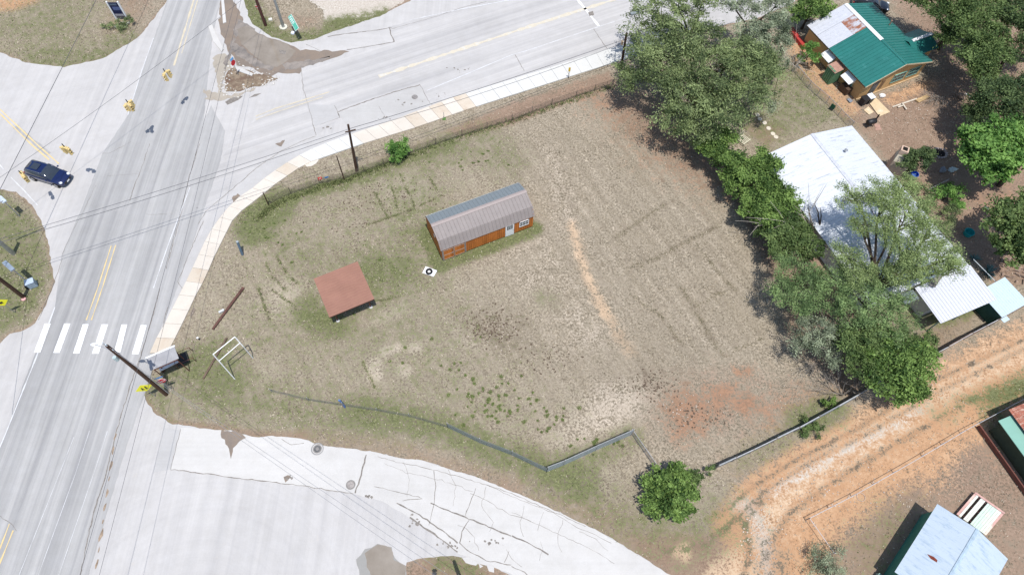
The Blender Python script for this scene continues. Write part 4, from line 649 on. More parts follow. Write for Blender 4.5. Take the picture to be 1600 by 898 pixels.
rsx, rsy = 1.6, 5.1; MB().add([(rsx-.45, rsy+.02, 2.6+.75*(rsx-.45)/3.1+.016), (rsx-.1, rsy-.16, 2.6+.75*(rsx-.1)/3.1+.018), (rsx+.35, rsy-.12, 2.6+.75*(rsx+.35)/3.1+.018), (rsx+.3, rsy+.08, 2.6+.75*(rsx+.3)/3.1+.018), (rsx-.0, rsy+.14, 2.6+.75*(rsx)/3.1+.018)], [(0, 1, 2, 3, 4)]).build('rust_patch', mat('rust_spot', (.20, .045, .025), .9, var=.4, scale=5), h4)
MB().box((1.0, 1.2, .35), (2.4, 1.9, .5)).build('porch_floor', mat('mint_boards', (.30, .44, .38), .7), h4)
for i in range(3): MB().beam((.1+i*.9, .3, 1.0), (.1+i*.9, 2.1, 1.0), .06, .06).build('railing', mat('mint_rail', (.38, .55, .46)), h4)
dk = gl([(1524.5, 768), (1570, 803), (1541, 836), (1494.6, 802.5)], .4); dko = dk[3]; du = (dk[0]-dk[3]); dv = dk[2]-dk[3]
dck = root('wooden_deck', 'mint painted plank deck with gaps and red paint ends beside the blue roofed cottage', 'deck', (dko.x, dko.y, 0)); MM = [mat('mint_plank', (.55, .66, .55), .7, var=.08, stain=(.62, .58, .52), stain_lo=.6), mat('cream_plank', (.66, .68, .58), .7, var=.08)]; M_PINK = mat('pink_paint', (.60, .36, .31), .7, var=.2, stain=(.65, .6, .5), stain_lo=.5)
nP = 13; skip = {2, 5}
for i in range(nP):
    if i in skip: continue
    a = dv*(i/nP); c_ = dv*((i+.93)/nP); e = .0 if i not in (0, 1) else .0; m_ = M_PINK if i in (0, nP-1) else MM[0 if 5 < i < 10 else 1]
    q = [a, c_, c_+du*.93, a+du*.93]; MB().prism([(p.x, p.y) for p in q], .34, .4+.006*(i % 3)).build('plank', m_, dck)
q = [du*.94, du*.94+dv, du+dv, du]; MB().prism([(p.x, p.y) for p in q], .33, .42).build('end_board', M_PINK, dck)
jb = MB()
for f in (.1, .5, .88): jb.beam(du*f+Vector((0, 0, .27)), du*f+dv+Vector((0, 0, .27)), .06, .12)
jb.build('joist', mat('dark_joist', (.08, .03, .03)), dck)
# --- rust and mint roofed outbuilding cut by the right edge
o5 = g(1560, 657, 2.2); p5 = g(1600, 712, 2.2); ax5 = (p5-o5); L5 = 7.; a5 = math.atan2(ax5.y, ax5.x); ob = root('outbuilding', 'outbuilding with rusty red corrugated roof and mint green flat roof at the right edge', 'outbuilding', (o5.x, o5.y, 0), a5)
M_MINT = mat('mint_roof', (.22, .41, .33), .6, .3, var=.04, scale=1); M_RR = mat('rust_red_roof', (.36, .13, .085), .7, .25, .1, var=.25, scale=1.4, stretch=(3, .6, 1), stain=(.52, .36, .28), stain_scale=2.2, stain_lo=.5)
MB().slab([(0, 0, 2.2), (L5, 0, 2.2), (L5, 3.4, 2.2), (0, 3.4, 2.2)], .07).build('flat_roof', M_MINT, ob); MB().box((L5/2+.15, 1.8, 1.05), (L5-.5, 3., 2.1)).build('wall', mat('dark_wall', (.04, .06, .04)), ob)
MB().slab([(-.45, 1.35, 2.5), (L5, 1.35, 2.5), (L5, 6.5, 2.9), (-.45, 6.5, 2.9)], .05).build('roof_deck', mat('under_roof', (.1, .05, .04)), ob)
corr('corrugated_roof', (-.5, 6.5, 2.93), (0, -5.2, -.4), (L5+.4, 0, 0), M_RR, ob, .5, .035, .22); MB().box((L5/2+.2, 5., 1.2), (L5-.9, 2.8, 2.4)).build('wall', mat('dark_wall', (.04, .06, .04)), ob)
MB().box((L5/2, -.55, .35), (L5+.6, .12, .5)).build('skirt', mat('maroon_wood', (.16, .06, .045)), ob)

# ---------------------------------------------------------------- fences
M_MESH = mat('chain_link_wire', (.34, .35, .37), .5, .5, .5, fine=False); M_RAIL = mat('fence_pipe', (.40, .41, .42), .5, .5, .4)
def chain(name, label, pts, ht=1.15, gap=3., rail=True, mesh=True, mm=None, lean=0., sd=1, post_m=None, wire=.012):
    P = gl(pts); rt = root(name, label, 'fence', P[0]); o = P[0]; rnd = random.Random(sd); pm = post_m or M_RAIL
    mb = MB(); tot = 0
    for a, b_ in zip(P, P[1:]):
        L = (b_-a).length; d = (b_-a)/L; k = max(1, round(L/gap)); nn = Vector((-d.y, d.x, 0))
        for i in range(k+(1 if b_ is P[-1] else 0)):
            q = a+d*(L*i/k); MB().cyl(q-o, .035, ht+.05+rnd.uniform(0, .1), 7).build('post', pm, rt)
        if mesh:
            m_ = int(L/.11)
            for i in range(-int(ht/.11), m_):
                for sgn in (0, 1):
                    x0, x1 = i*.11, i*.11+ht; z0, z1 = (.03, ht) if sgn == 0 else (ht, .03)
                    if x0 < 0: z0 += (z1-z0)*(-x0)/ht; x0 = 0
                    if x1 > L: z1 += (z0-z1)*(x1-L)/(x1-x0); x1 = L
                    if x1-x0 < .05: continue
                    p0, p1 = a+d*x0-o, a+d*x1-o; t_ = wire; w_ = nn*.003
                    mb.add([p0+Vector((0, 0, z0-t_)), p1+Vector((0, 0, z1-t_)), p1+Vector((0, 0, z1+t_))+w_, p0+Vector((0, 0, z0+t_))+w_], [(0, 1, 2, 3)])
        if rail: MB().tube([a-o+Vector((0, 0, ht)), b_-o+Vector((0, 0, ht))], .025, 6).build('top_rail', pm, rt)
    if mesh: mb.build('wire_mesh', mm or M_MESH, rt)
    return rt
M_BROWNW = mat('rusted_wire', (.15, .12, .10), .8, .3)
chain('wire_fence', 'old wire fence along the sidewalk side of the lot below the bare verge', [(423, 318), (455, 303), (500, 288), (538, 280), (600, 258), (640, 240), (722, 213), (800, 189), (862, 165), (900, 152), (958, 133)], 1.05, 2.6, False, mm=M_BROWNW, post_m=M_BROWNW, wire=.009)
M_BLUEW = mat('bluish_wire', (.30, .345, .38), .5, .4, .4, fine=False)
chain('wire_fence', 'low sagging wire fence across the grass south of the stop sign', [(425, 612), (483, 626), (537, 634), (590, 642), (640, 651), (700, 668)], .85, 3.0, False, wire=.006, mm=mat('dull_wire', (.22, .22, .20), .7, .3))
chain('wire_fence', 'bluish mesh fence sloping down to the southern corner post of the lot', [(700, 668), (750, 692), (800, 711), (854, 737)], 1.5, 2.4, False, mm=M_BLUEW, wire=.017)
chain('wire_fence', 'bluish mesh fence angling up from the southern corner post of the lot', [(854, 737), (880, 727), (930, 704), (985, 680)], 1.9, 2.4, True, mm=mat('pale_blue_wire', (.38, .43, .47), .5, .4, .3, fine=False), wire=.025)
chain('gate_panel', 'narrow pipe gate panel running down to the big round bush', [(985, 676), (1028, 738), (1048, 768)], 1.1, 2.2, True, wire=.010)
chain('wire_fence', 'chain link fence between the green yard and the ochre house', [(1240, 112), (1262, 138), (1290, 162), (1328, 201)], 1.1, 1.9, True, wire=.008)
chain('pipe_fence', 'white pipe rail fence between the orange track and the lower right yard', [(1258, 812), (1330, 775), (1395, 738), (1440, 712), (1500, 676), (1620, 612)], .95, 3., True, mesh=False, post_m=mat('grey_pipe', (.55, .55, .56), .5, .4))
chain('pipe_fence', 'short pipe rail fence turning down beside the brown bush', [(1258, 812), (1296, 866)], .95, 3., True, mesh=False, post_m=mat('grey_pipe', (.55, .55, .56), .5, .4))
MB_ = MB().tube([g(1521, 405, 1.5), g(1562, 446, 1.5)], .035, 6); o = MB_.build('clothes_pole', mat('pale_pipe', (.62, .66, .68)), None, origin=g(1521, 405)); tag(o, 'thin pale pipe rail above the spiky agave plant', 'rail')
o = MB().tube([g(1451, 296, .6), g(1483, 280, .6)], .05, 6).tube([g(1451, 296), g(1451, 296, .6)], .04, 6).tube([g(1483, 280), g(1483, 280, .6)], .04, 6).build('garden_rail', M_STEEL, None, origin=g(1451, 296)); tag(o, 'short blue grey rail beside the shady plants east of the white house', 'rail')
# solid metal panel fence beside the track
FP = gl([(1116, 733), (1170, 708), (1240, 674), (1300, 641), (1362, 606)]); FQ = gl([(1440, 566), (1468, 551), (1505, 530), (1547, 508), (1580, 489), (1640, 458)])
def panel_fence(label, P, ht, m_, seed=0):
    rt = root('panel_fence', label, 'fence', P[0]); o = P[0]; rnd = random.Random(seed)
    for a, b_ in zip(P, P[1:]):
        k = max(1, round((b_-a).length/2.3))
        for i in range(k):
            p0, p1 = a.lerp(b_, i/k)-o, a.lerp(b_, (i+.985)/k)-o; j = Vector((rnd.uniform(-.04, .04), rnd.uniform(-.04, .04), 0)); h = ht+rnd.uniform(-.06, .06)
            nn = Vector((-(p1-p0).y, (p1-p0).x, 0)).normalized()*.03; q0, q1 = p0+j, p1+j
            MB().prism([(q0-nn)[:2], (q1-nn)[:2], (q1+nn)[:2], (q0+nn)[:2]], .03, h).build('panel', m_, rt); MB().box((p0.x, p0.y, (h+.1)/2), (.09, .09, h+.1)).build('post', mat('fence_post_wood', (.30, .26, .22), .85), rt)
    MB().tube([p-o+Vector((0, 0, ht-.02)) for p in P], .04, 6).build('top_rail', mat('grey_top_rail', (.46, .46, .46)), rt)
    return rt
panel_fence('weathered grey panel fence from the round bush up to the bright green tree', FP, 1.45, mat('fence_panel_grey', (.26, .28, .29), .7, .3, var=.2), 1)
panel_fence('rusty edged panel fence beside the track below the white house', FQ, 1.55, mat('fence_panel_rust', (.30, .21, .16), .8, .2, var=.3, stain=(.5, .5, .5), stain_lo=.6), 2)
# ---------------------------------------------------------------- trees and bushes
PAL = {
 'olive': tint_mat('leaf_olive', (.05, .078, .030), (.33, .40, .175), .22), 'grey': tint_mat('leaf_grey_green', (.075, .10, .06), (.40, .45, .30), .2), 'bright': tint_mat('leaf_bright', (.03, .07, .016), (.25, .37, .10), .25),
 'fern': tint_mat('leaf_fern', (.045, .085, .03), (.32, .44, .18), .22), 'deep': tint_mat('leaf_deep', (.025, .05, .02), (.15, .21, .08), .2), 'mid': tint_mat('leaf_mid', (.035, .068, .02), (.20, .275, .095), .22), 'pale': tint_mat('leaf_pale', (.09, .13, .045), (.40, .49, .21), .25), 'fresh': tint_mat('leaf_fresh', (.05, .13, .025), (.25, .42, .11), .28)}
M_BARK = mat('bark_dark', (.085, .065, .05), .9, .1, var=.3, scale=5); M_BARKG = mat('bark_grey', (.25, .22, .19), .9, .1, var=.3, scale=5)
def leaves(blobs, nleaf, leaf, asp, clump_r, r, shell=.55, gap=0., up=.45, per=60):
    B = np.array(blobs); vol = (B[:, 3]*B[:, 4])**1.; per = int(per*1.25); nc = max(4, nleaf//per); w_ = vol/vol.sum(); bi = r.choice(len(B), nc, p=w_)
    dv = r.normal(size=(nc, 3)); dv /= np.linalg.norm(dv, axis=1)[:, None]; dv[:, 2] = np.where(dv[:, 2] < -.35, -dv[:, 2], dv[:, 2])
    rad = r.uniform(shell, 1.0, nc)**.8; cc = B[bi, :3]+dv*B[bi, 3:6]*rad[:, None]
    cs = .85*clump_r*r.uniform(.55, 1.35, nc); ct = r.uniform(0, 1, nc)**1.4*.95
    k = r.integers(int(per*.5), int(per*1.5), nc); ci = np.repeat(np.arange(nc), k); n = len(ci)
    ax = r.normal(size=(nc, 3)); ax[:, 2] *= .35; ax /= np.linalg.norm(ax, axis=1)[:, None]
    off = r.normal(0, .42, (n, 3))*cs[ci][:, None]*np.array([1, 1, .55]); off += ax[ci]*(r.uniform(-1, 1, n)*cs[ci]*.8)[:, None]
    P = cc[ci]+off; P[:, 2] = np.maximum(P[:, 2], .12)
    nn = r.normal(size=(n, 3)); nn[:, 2] = np.abs(nn[:, 2])+up; nn /= np.linalg.norm(nn, axis=1)[:, None]
    tg = ax[ci]*1.6+r.normal(size=(n, 3))*.6; tg /= np.linalg.norm(tg, axis=1)[:, None]; bt = np.cross(nn, tg)
    s = leaf*r.uniform(.6, 1.35, n); a = tg*s[:, None]/2; b_ = bt*(s*asp)[:, None]/2; Q = np.stack([P-a, P-b_, P+a, P+b_], 1)
    T = np.repeat(np.clip(ct[ci]+r.uniform(-.18, .32, n), 0, 1), 4); return Q.reshape(-1, 3), np.arange(n*4).reshape(-1, 4), T, cc
def tree(name, label, cat, blobs_px, pal, nleaf, leaf=.24, asp=.55, clump=.7, trunk=None, tr=.22, bark=None, limbs=8, sd=1, group=None, shell=.5, flat=.62, thick=1., per=60, twig=0, up=.45):
    """blobs_px: (px, py, height of blob centre, radius in m)"""
    r = np.random.default_rng(sd); rr = random.Random(sd); bl = []; sat = []
    for q in blobs_px:
        c = g(q[0], q[1], q[2]); fl = q[4] if len(q) > 4 else flat; R = q[3]*.84; bl.append((c.x, c.y, c.z, R, R, R*fl))
        for k in range(7):
            a = 6.283*(k+rr.random()*.8)/7; s = R*rr.uniform(.24, .46); e = rr.uniform(-.2, .75); sat.append((c.x+math.cos(a)*R*rr.uniform(.75, 1.08)*math.cos(e), c.y+math.sin(a)*R*rr.uniform(.75, 1.08)*math.cos(e), c.z+math.sin(e)*R*fl*1.1, s, s, s*.7))
    cx = sum(b_[0]*b_[3] for b_ in bl)/sum(b_[3] for b_ in bl); cy = sum(b_[1]*b_[3] for b_ in bl)/sum(b_[3] for b_ in bl)
    if trunk: tq = g(*trunk); cx, cy = tq.x, tq.y
    rt = root(name, label, cat, (cx, cy, 0), 0, group)
    V, F, T, cc = leaves([(b_[0]-cx, b_[1]-cy, *b_[2:]) for b_ in bl+sat], nleaf, leaf, asp, clump, r, shell, per=per, up=up)
    np_mesh('crown', V, F, PAL[pal], {'tint': ('FLOAT', T)}, rt)
    zt = min(b_[2] for b_ in bl)*.45; bark = bark or M_BARK; top = Vector((rr.uniform(-.2, .2), rr.uniform(-.2, .2), zt))
    MB().tube([(0, 0, -.05), (0.02, .03, zt*.5), top], [tr*1.3*thick, tr*thick, tr*.85*thick], 8).build('trunk', bark, rt)
    def limb(a, b_, r0, r1, par, nm='limb'):
        d = b_-a; m1 = a+d*.35+Vector((rr.uniform(-.15, .15)*d.length, rr.uniform(-.15, .15)*d.length, .12*d.length)); m2 = a+d*.7+Vector((rr.uniform(-.1, .1)*d.length, rr.uniform(-.1, .1)*d.length, .08*d.length))
        return MB().tube([a, m1, m2, b_], [r0, r0*.75, (r0+r1)*.45, r1], 5).build(nm, bark, par), m2
    for b_ in bl[:limbs]:
        e = Vector((b_[0]-cx, b_[1]-cy, b_[2])); o, m2 = limb(top*.9, e, tr*.55*thick, tr*.16, rt); k = 0
        tw = MB()
        for c in cc:
            c = Vector(c)
            if k < 7+twig and (c-e).length < b_[3]*1.15 and rr.random() < .35:
                st_ = m2.lerp(e, rr.random()); tw.tube([st_, st_.lerp(c, .5)+Vector((rr.uniform(-.3, .3), rr.uniform(-.3, .3), .15)), c], [tr*.2, tr*.11, .02], 4); k += 1
        if k: tw.build('branches', bark, o)
    return rt
def bare(name, label, cat, base, tips, m, r0=.12, sd=1, group=None, fine=4):
    rr = random.Random(sd); b0 = g(*base); rt = root(name, label, cat, (b0.x, b0.y, 0), 0, group)
    for tx, ty, tz in tips:
        e = g(tx, ty, tz)-b0; mb = MB(); m1 = e*.4+Vector((rr.uniform(-.4, .4), rr.uniform(-.4, .4), .5)); m2 = e*.75+Vector((rr.uniform(-.4, .4), rr.uniform(-.4, .4), .25)); mb.tube([(0, 0, 0), m1, m2, e], [r0, r0*.7, r0*.45, .02], 5)
        for _ in range(fine*2):
            s = m1.lerp(m2, rr.random()) if rr.random() < .5 else m2.lerp(e, rr.random()); d = (e-m1).normalized()+Vector((rr.gauss(0, .7), rr.gauss(0, .7), rr.gauss(.1, .4))); L = rr.uniform(.5, 1.6)
            mb.tube([s, s+d*L*.5+Vector((0, 0, .1)), s+d*L], [r0*.28, r0*.18, .012], 4)
        mb.build('branch', m, rt)
    return rt
GT = 'trees around the lot and yards'
tree('live_oak', 'huge spreading grey green oak over the sidewalk at the top of the lot', 'tree', [(1030, 110, 5.5, 3.6), (1075, 70, 6.5, 3.6), (1120, 110, 6.5, 4.0), (1075, 150, 5.5, 3.8), (1120, 175, 5.2, 3.4), (1170, 140, 6.0, 3.4), (1010, 80, 5.5, 2.6), (1155, 90, 6.5, 3.2), (1195, 110, 5.5, 2.6), (985, 125, 4.0, 2.0), (1050, 185, 4.2, 2.4), (1090, 205, 3.6, 2.5)], 'olive', 62000, .27, .42, .95, (1080, 190), .4, sd=11, shell=.35)
tree('oak', 'tall open crowned oak whose fork shows against the white road behind the huge oak', 'tree', [(1010, 20, 6.5, 2.6), (1060, 5, 7, 2.8), (1040, 45, 6.2, 2.0), (1100, -5, 7, 2.8), (1085, 25, 6.5, 1.5), (995, 50, 5.6, 1.6)], 'olive', 14000, .25, .45, .7, (1068, 78), .28, sd=12, shell=.4)
tree('oak', 'grey leaved oak at the top edge right of the forked oak', 'tree', [(1150, 5, 6.5, 2.7), (1190, 30, 6, 2.6), (1175, 60, 6, 2.4), (1215, 70, 5, 1.9), (1220, 35, 5.5, 1.7), (1215, 5, 6, 1.8)], 'grey', 17000, .25, .42, .75, (1150, 85), .28, sd=13, shell=.4)
tree('grey_shrub', 'thin grey shrub fringe hanging over the green yard right of the huge oak', 'shrub', [(1210, 100, 3.4, 1.7), (1195, 165, 3., 1.5), (1180, 150, 3.5, 1.7), (1225, 60, 3.6, 1.3)], 'grey', 6500, .2, .35, .6, (1200, 118), .1, sd=14, shell=.3)
for i, (P, lab, pal, n_) in enumerate((([(1118, 235, 2.6, 1.9), (1150, 262, 2.8, 2.1), (1130, 215, 2.8, 1.7), (1100, 225, 2.2, 1.3)], 'bright leafy hedge bush nearest the huge oak in the row along the lot', 'bright', 16000), ([(1180, 285, 2.9, 2.2), (1150, 290, 2.2, 1.6), (1195, 262, 2.8, 1.9), (1210, 300, 3.0, 1.9)], 'bright leafy hedge bush beside the northwest corner of the white roof', 'bright', 17000), ([(1190, 330, 2.8, 2.1), (1225, 330, 2.9, 2.0), (1175, 315, 2.0, 1.3)], 'bright leafy hedge bush in the middle of the hedge row beside the white house', 'bright', 16000), ([(1215, 375, 2.7, 2.0), (1245, 365, 2.8, 1.9), (1200, 358, 2.0, 1.4), (1262, 385, 2.6, 1.6)], 'dark leafy hedge bush at the south end of the row under bare pale branches', 'mid', 12000))):
    tree('hedge_bush', lab, 'bush', P, pal, n_, .24, .6, .6, None, .1, sd=20+i, group='hedge bushes along the east side of the lot', shell=.3, flat=.75)
tree('mesquite', 'pale feathery mesquite spreading over the white metal roof with dark bare limbs showing', 'tree', [(1335, 310, 8, 2.0), (1380, 310, 8.3, 2.2), (1420, 330, 8.2, 2.2), (1450, 365, 7.8, 2.2), (1475, 400, 7.2, 2.0), (1420, 390, 7.8, 2.2), (1380, 355, 7.8, 1.6), (1345, 350, 7.2, 1.4), (1440, 420, 6.8, 1.8), (1400, 430, 6.6, 1.5), (1320, 400, 6.4, 1.6), (1345, 430, 6.2, 1.7), (1410, 290, 7.5, 1.5), (1490, 420, 6.5, 1.2)], 'pale', 60000, .18, .36, .62, (1352, 470), .3, limbs=14, sd=31, shell=.25, flat=.42, per=42, twig=8)
tree('mesquite', 'olive mesquite south of the hedge row beside the dark ground shadow', 'tree', [(1235, 425, 4.2, 1.9), (1225, 455, 4, 1.7), (1255, 470, 4.3, 1.9), (1270, 440, 4.6, 1.8)], 'fern', 14000, .19, .38, .62, (1262, 480), .2, sd=32, shell=.35, group=GT)
tree('mesquite', 'grey twiggy mesquite leaning over the lot at the lower end of the tree row', 'tree', [(1262, 515, 3.6, 1.6), (1290, 545, 3.6, 1.8), (1250, 540, 3, 1.2), (1300, 520, 4, 1.6)], 'grey', 10500, .18, .36, .6, (1305, 560), .16, sd=33, shell=.3, bark=M_BARKG, group=GT)
tree('mesquite', 'broad olive mesquite between the white house and the dirt track', 'tree', [(1310, 440, 5.2, 2.0), (1345, 455, 5.4, 2.1), (1330, 490, 5.0, 2.1), (1375, 485, 5.0, 1.9), (1400, 470, 4.6, 1.5), (1300, 475, 4.6, 1.4), (1385, 520, 4.4, 1.4), (1418, 505, 4, 1.3)], 'fern', 22000, .19, .38, .65, (1335, 515), .26, sd=34, shell=.35)
tree('hackberry', 'bright green tree overhanging the panel fence and the orange track', 'tree', [(1395, 555, 4.0, 2.0), (1420, 580, 3.8, 2.0), (1375, 590, 3.6, 1.8), (1425, 605, 3.2, 1.5), (1360, 555, 4, 1.7), (1440, 560, 3.6, 1.5), (1400, 615, 3, 1.3)], 'bright', 19000, .26, .6, .62, (1390, 600), .2, sd=35, shell=.35)
tree('hackberry', 'darker green tree between the grey mesquite and the bright tree by the track', 'tree', [(1330, 540, 4.2, 1.8), (1345, 570, 3.8, 1.7), (1360, 530, 4.2, 1.6)], 'mid', 11000, .22, .55, .6, (1345, 585), .18, sd=36, shell=.35)
tree('green_shrub', 'loose green shrub growing along the fence in the brown yard below the white house', 'shrub', [(1430, 540, 1.6, 1.1), (1450, 530, 1.4, .9), (1410, 530, 2, 1.2)], 'mid', 4000, .2, .5, .45, None, .06, sd=37, shell=.2)
tree('round_bush', 'big round bright green bush at the end of the gate near the white concrete', 'bush', [(1045, 768, 1.6, 2.0, .8), (1030, 755, 1.5, 1.5, .8), (1062, 785, 1.5, 1.5, .8), (1060, 752, 1.5, 1.4, .8), (1030, 788, 1.2, 1.1, .8)], 'bright', 11500, .26, .6, .5, None, .1, sd=41, shell=.35)
tree('small_shrub', 'small green shrub growing right of the big round bush', 'shrub', [(1090, 742, .7, .7), (1102, 736, .6, .6), (1080, 748, .8, .7)], 'mid', 1400, .2, .5, .3, None, .04, sd=42, shell=.2)
tree('small_bush', 'green bush by the fence beside the twin utility pole', 'bush', [(622, 236, 1.1, 1.15, .85), (632, 230, 1.2, .95, .85), (612, 232, 1., .8, .85), (618, 246, .7, .8)], 'fresh', 3600, .22, .5, .38, None, .06, sd=43, shell=.2)
tree('small_shrub', 'dark green shrub against the panel fence at the lower right of the lot', 'shrub', [(1294, 632, .6, .65), (1302, 630, .6, .5)], 'bright', 900, .2, .6, .25, None, .04, sd=44, shell=.2)
tree('small_shrub', 'dull green weed clump outside the panel fence beside the track', 'shrub', [(1265, 664, .5, .9), (1275, 672, .5, .7), (1255, 672, .4, .6)], 'mid', 1500, .2, .4, .35, None, .04, sd=45, shell=.1)
tree('dry_bush', 'brown and olive dry bush beside the short pipe rail', 'bush', [(1280, 868, .8, 1.4), (1300, 872, .9, 1.4), (1265, 885, .7, 1.1), (1290, 892, .8, 1.2)], 'grey', 4200, .16, .3, .5, None, .05, sd=46, shell=.1, bark=M_BARK)
tree('leafy_tree', 'bright broad leaved tree at the right edge above the fire ring', 'tree', [(1545, 235, 5.5, 2.7), (1520, 250, 4.6, 2.0), (1570, 215, 5.6, 2.3), (1590, 250, 5, 2.3), (1550, 270, 4.2, 1.8), (1520, 220, 5, 1.8), (1600, 210, 5, 2)], 'fresh', 21000, .34, .7, .7, (1560, 290), .25, sd=51, shell=.4)
tree('leafy_tree', 'green tree cut by the right edge below the curved brown path', 'tree', [(1575, 345, 5, 2.3), (1600, 370, 5, 2.5), (1560, 370, 4.4, 1.9), (1585, 395, 4, 1.9), (1610, 330, 5, 2.2)], 'mid', 15000, .3, .65, .7, (1590, 400), .25, sd=52, shell=.4)
tree('dark_tree', 'dark oak shading the ground right of the green roofed house', 'tree', [(1440, -8, 6, 2.2), (1490, 30, 6.5, 2.7), (1490, 0, 7, 2.6), (1478, 58, 5.2, 1.5), (1405, -15, 6, 1.6)], 'mid', 25650, .27, .5, .8, (1465, 75), .3, sd=53, shell=.4)
tree('dark_tree', 'olive crowned oak in the upper right corner between two darker trees', 'tree', [(1530, 45, 6.5, 3.0), (1545, 80, 6, 2.5), (1520, 90, 5.5, 2.2), (1555, 20, 6.5, 2.6), (1535, 115, 5, 1.7)], 'mid', 29700, .27, .5, .8, (1545, 130), .3, sd=54, shell=.4)
tree('dark_tree', 'dark oak at the far upper right corner', 'tree', [(1595, 30, 6.5, 3.0), (1600, 80, 6, 2.6), (1580, -10, 7, 2.8), (1620, 50, 6, 3)], 'deep', 25650, .27, .5, .8, (1610, 100), .3, sd=55, shell=.4)
tree('dark_tree', 'dark tree with grey tinged leaves on the right edge above the bright tree', 'tree', [(1560, 150, 5.5, 2.3), (1590, 140, 5.5, 2.4), (1600, 175, 5, 2.2), (1530, 165, 4.6, 1.7), (1570, 185, 4.5, 1.8), (1520, 180, 4, 1.2)], 'deep', 27000, .26, .5, .75, (1565, 205), .25, sd=56, shell=.4)
tree('round_tree', 'small dense dark green round tree beside the outdoor chimney', 'tree', [(1432, 250, 2.6, 1.5, .8), (1445, 245, 2.5, 1.2, .8), (1420, 255, 2.2, 1.1, .8)], 'deep', 6500, .22, .6, .4, None, .12, sd=57, shell=.4)
tree('leafy_bush', 'leafy green bush behind the white road patch above the ochre house', 'bush', [(1265, 12, 3.4, 1.9), (1285, 18, 3.2, 1.6), (1250, 20, 3, 1.5), (1275, 0, 3.5, 1.7)], 'bright', 9500, .26, .6, .55, None, .15, sd=58, shell=.35)
tree('yard_shrub', 'yellow green shrub against the ochre house west wall', 'shrub', [(1262, 78, 1.8, .9), (1272, 88, 1.6, .9), (1255, 90, 1.2, .7), (1270, 72, 2, .7)], 'fresh', 2800, .22, .45, .4, None, .06, sd=59, shell=.2)
tree('yard_shrub', 'straggly green shrub below the short blue grey rail', 'shrub', [(1478, 300, 1.2, 1.1), (1495, 295, 1.2, 1.0), (1465, 305, 1., .9), (1490, 315, .8, 1.)], 'fresh', 3000, .24, .5, .45, None, .05, sd=60, shell=.1)
tree('yard_shrub', 'loose olive shrub along the east eave of the white house', 'shrub', [(1455, 320, 1.2, 1.2), (1440, 300, 1.3, 1.1), (1475, 345, 1.1, 1.2), (1430, 285, 1.4, .9), (1485, 330, .8, 1.)], 'olive', 4200, .2, .35, .5, None, .05, sd=61, shell=.1)
M_PALEB = mat('bleached_wood', (.50, .45, .38), .85, .1, var=.15)
bare('dead_branches', 'bleached bare branches arching over the south end of the hedge row', 'branches', (1262, 385), [(1185, 348, 3.2), (1222, 345, 3.6), (1250, 325, 4.2), (1238, 362, 3.4), (1270, 322, 4.6)], M_PALEB, .09, 3, fine=4)
bare('dead_tree', 'dark curled bare trunk against the corner of the white roof', 'tree', (1280, 390), [(1272, 318, 4.6), (1262, 322, 4.2), (1282, 325, 4.6)], M_BARK, .13, 5, fine=1)
bare('dead_branches', 'grey leafless twigs in the gap between the olive mesquites', 'branches', (1305, 500), [(1298, 445, 4.6), (1290, 400, 5.2), (1320, 430, 5), (1310, 455, 4.8), (1278, 470, 4)], M_BARKG, .07, 7, fine=8)
bare('dead_branches', 'fan of grey dry twigs in front of the grey mesquite', 'branches', (1300, 570), [(1280, 525, 3.4), (1295, 520, 3.6), (1310, 530, 3.6), (1270, 545, 2.8), (1265, 575, 2)], M_BARKG, .05, 8, fine=12)
bare('dead_bush', 'leafless grey bush casting twig shadows near the panel fence', 'bush', (1315, 618), [(1295, 592, 1.8), (1310, 585, 2), (1325, 590, 2), (1338, 600, 1.6), (1290, 608, 1.2), (1345, 612, 1.2)], M_BARKG, .045, 9, fine=10)
bare('dead_bush', 'small white grey bare bush at the end of the yard fence', 'bush', (1238, 112), [(1228, 95, 1.2), (1238, 92, 1.3), (1248, 98, 1.2), (1250, 106, .8), (1226, 102, .9)], M_PALEB, .04, 10, fine=8)
# leaf litter under the trees
lp = []
for P, k in (([(950, 140), (1000, 190), (1080, 250), (1130, 290), (1050, 260), (960, 200)], 5000), ([(1110, 260), (1160, 330), (1210, 440), (1240, 560), (1330, 625), (1290, 500), (1200, 330)], 6000), ([(1400, 130), (1600, 60), (1600, 220), (1450, 260), (1380, 200)], 5000)):
    q = G(P); x0, x1 = min(a for a, _ in q), max(a for a, _ in q); y0, y1 = min(b_ for _, b_ in q), max(b_ for _, b_ in q); X_, Y_ = rng.uniform(x0, x1, k), rng.uniform(y0, y1, k); s = sdf(X_, Y_, q)+rng.normal(0, .6, k) < 0; lp.append(np.stack([X_[s], Y_[s], np.full(s.sum(), .02)], 1))
lp = np.concatenate(lp); o = blades('leaf_litter', lp, np.full(len(lp), .06), .12, rng.uniform(0, 1, len(lp)), tint_mat('litter_leaves', (.10, .06, .04), (.45, .33, .24)), 'dry brown fallen leaves scattered below the trees', 1, 9); o['category'] = 'leaves'
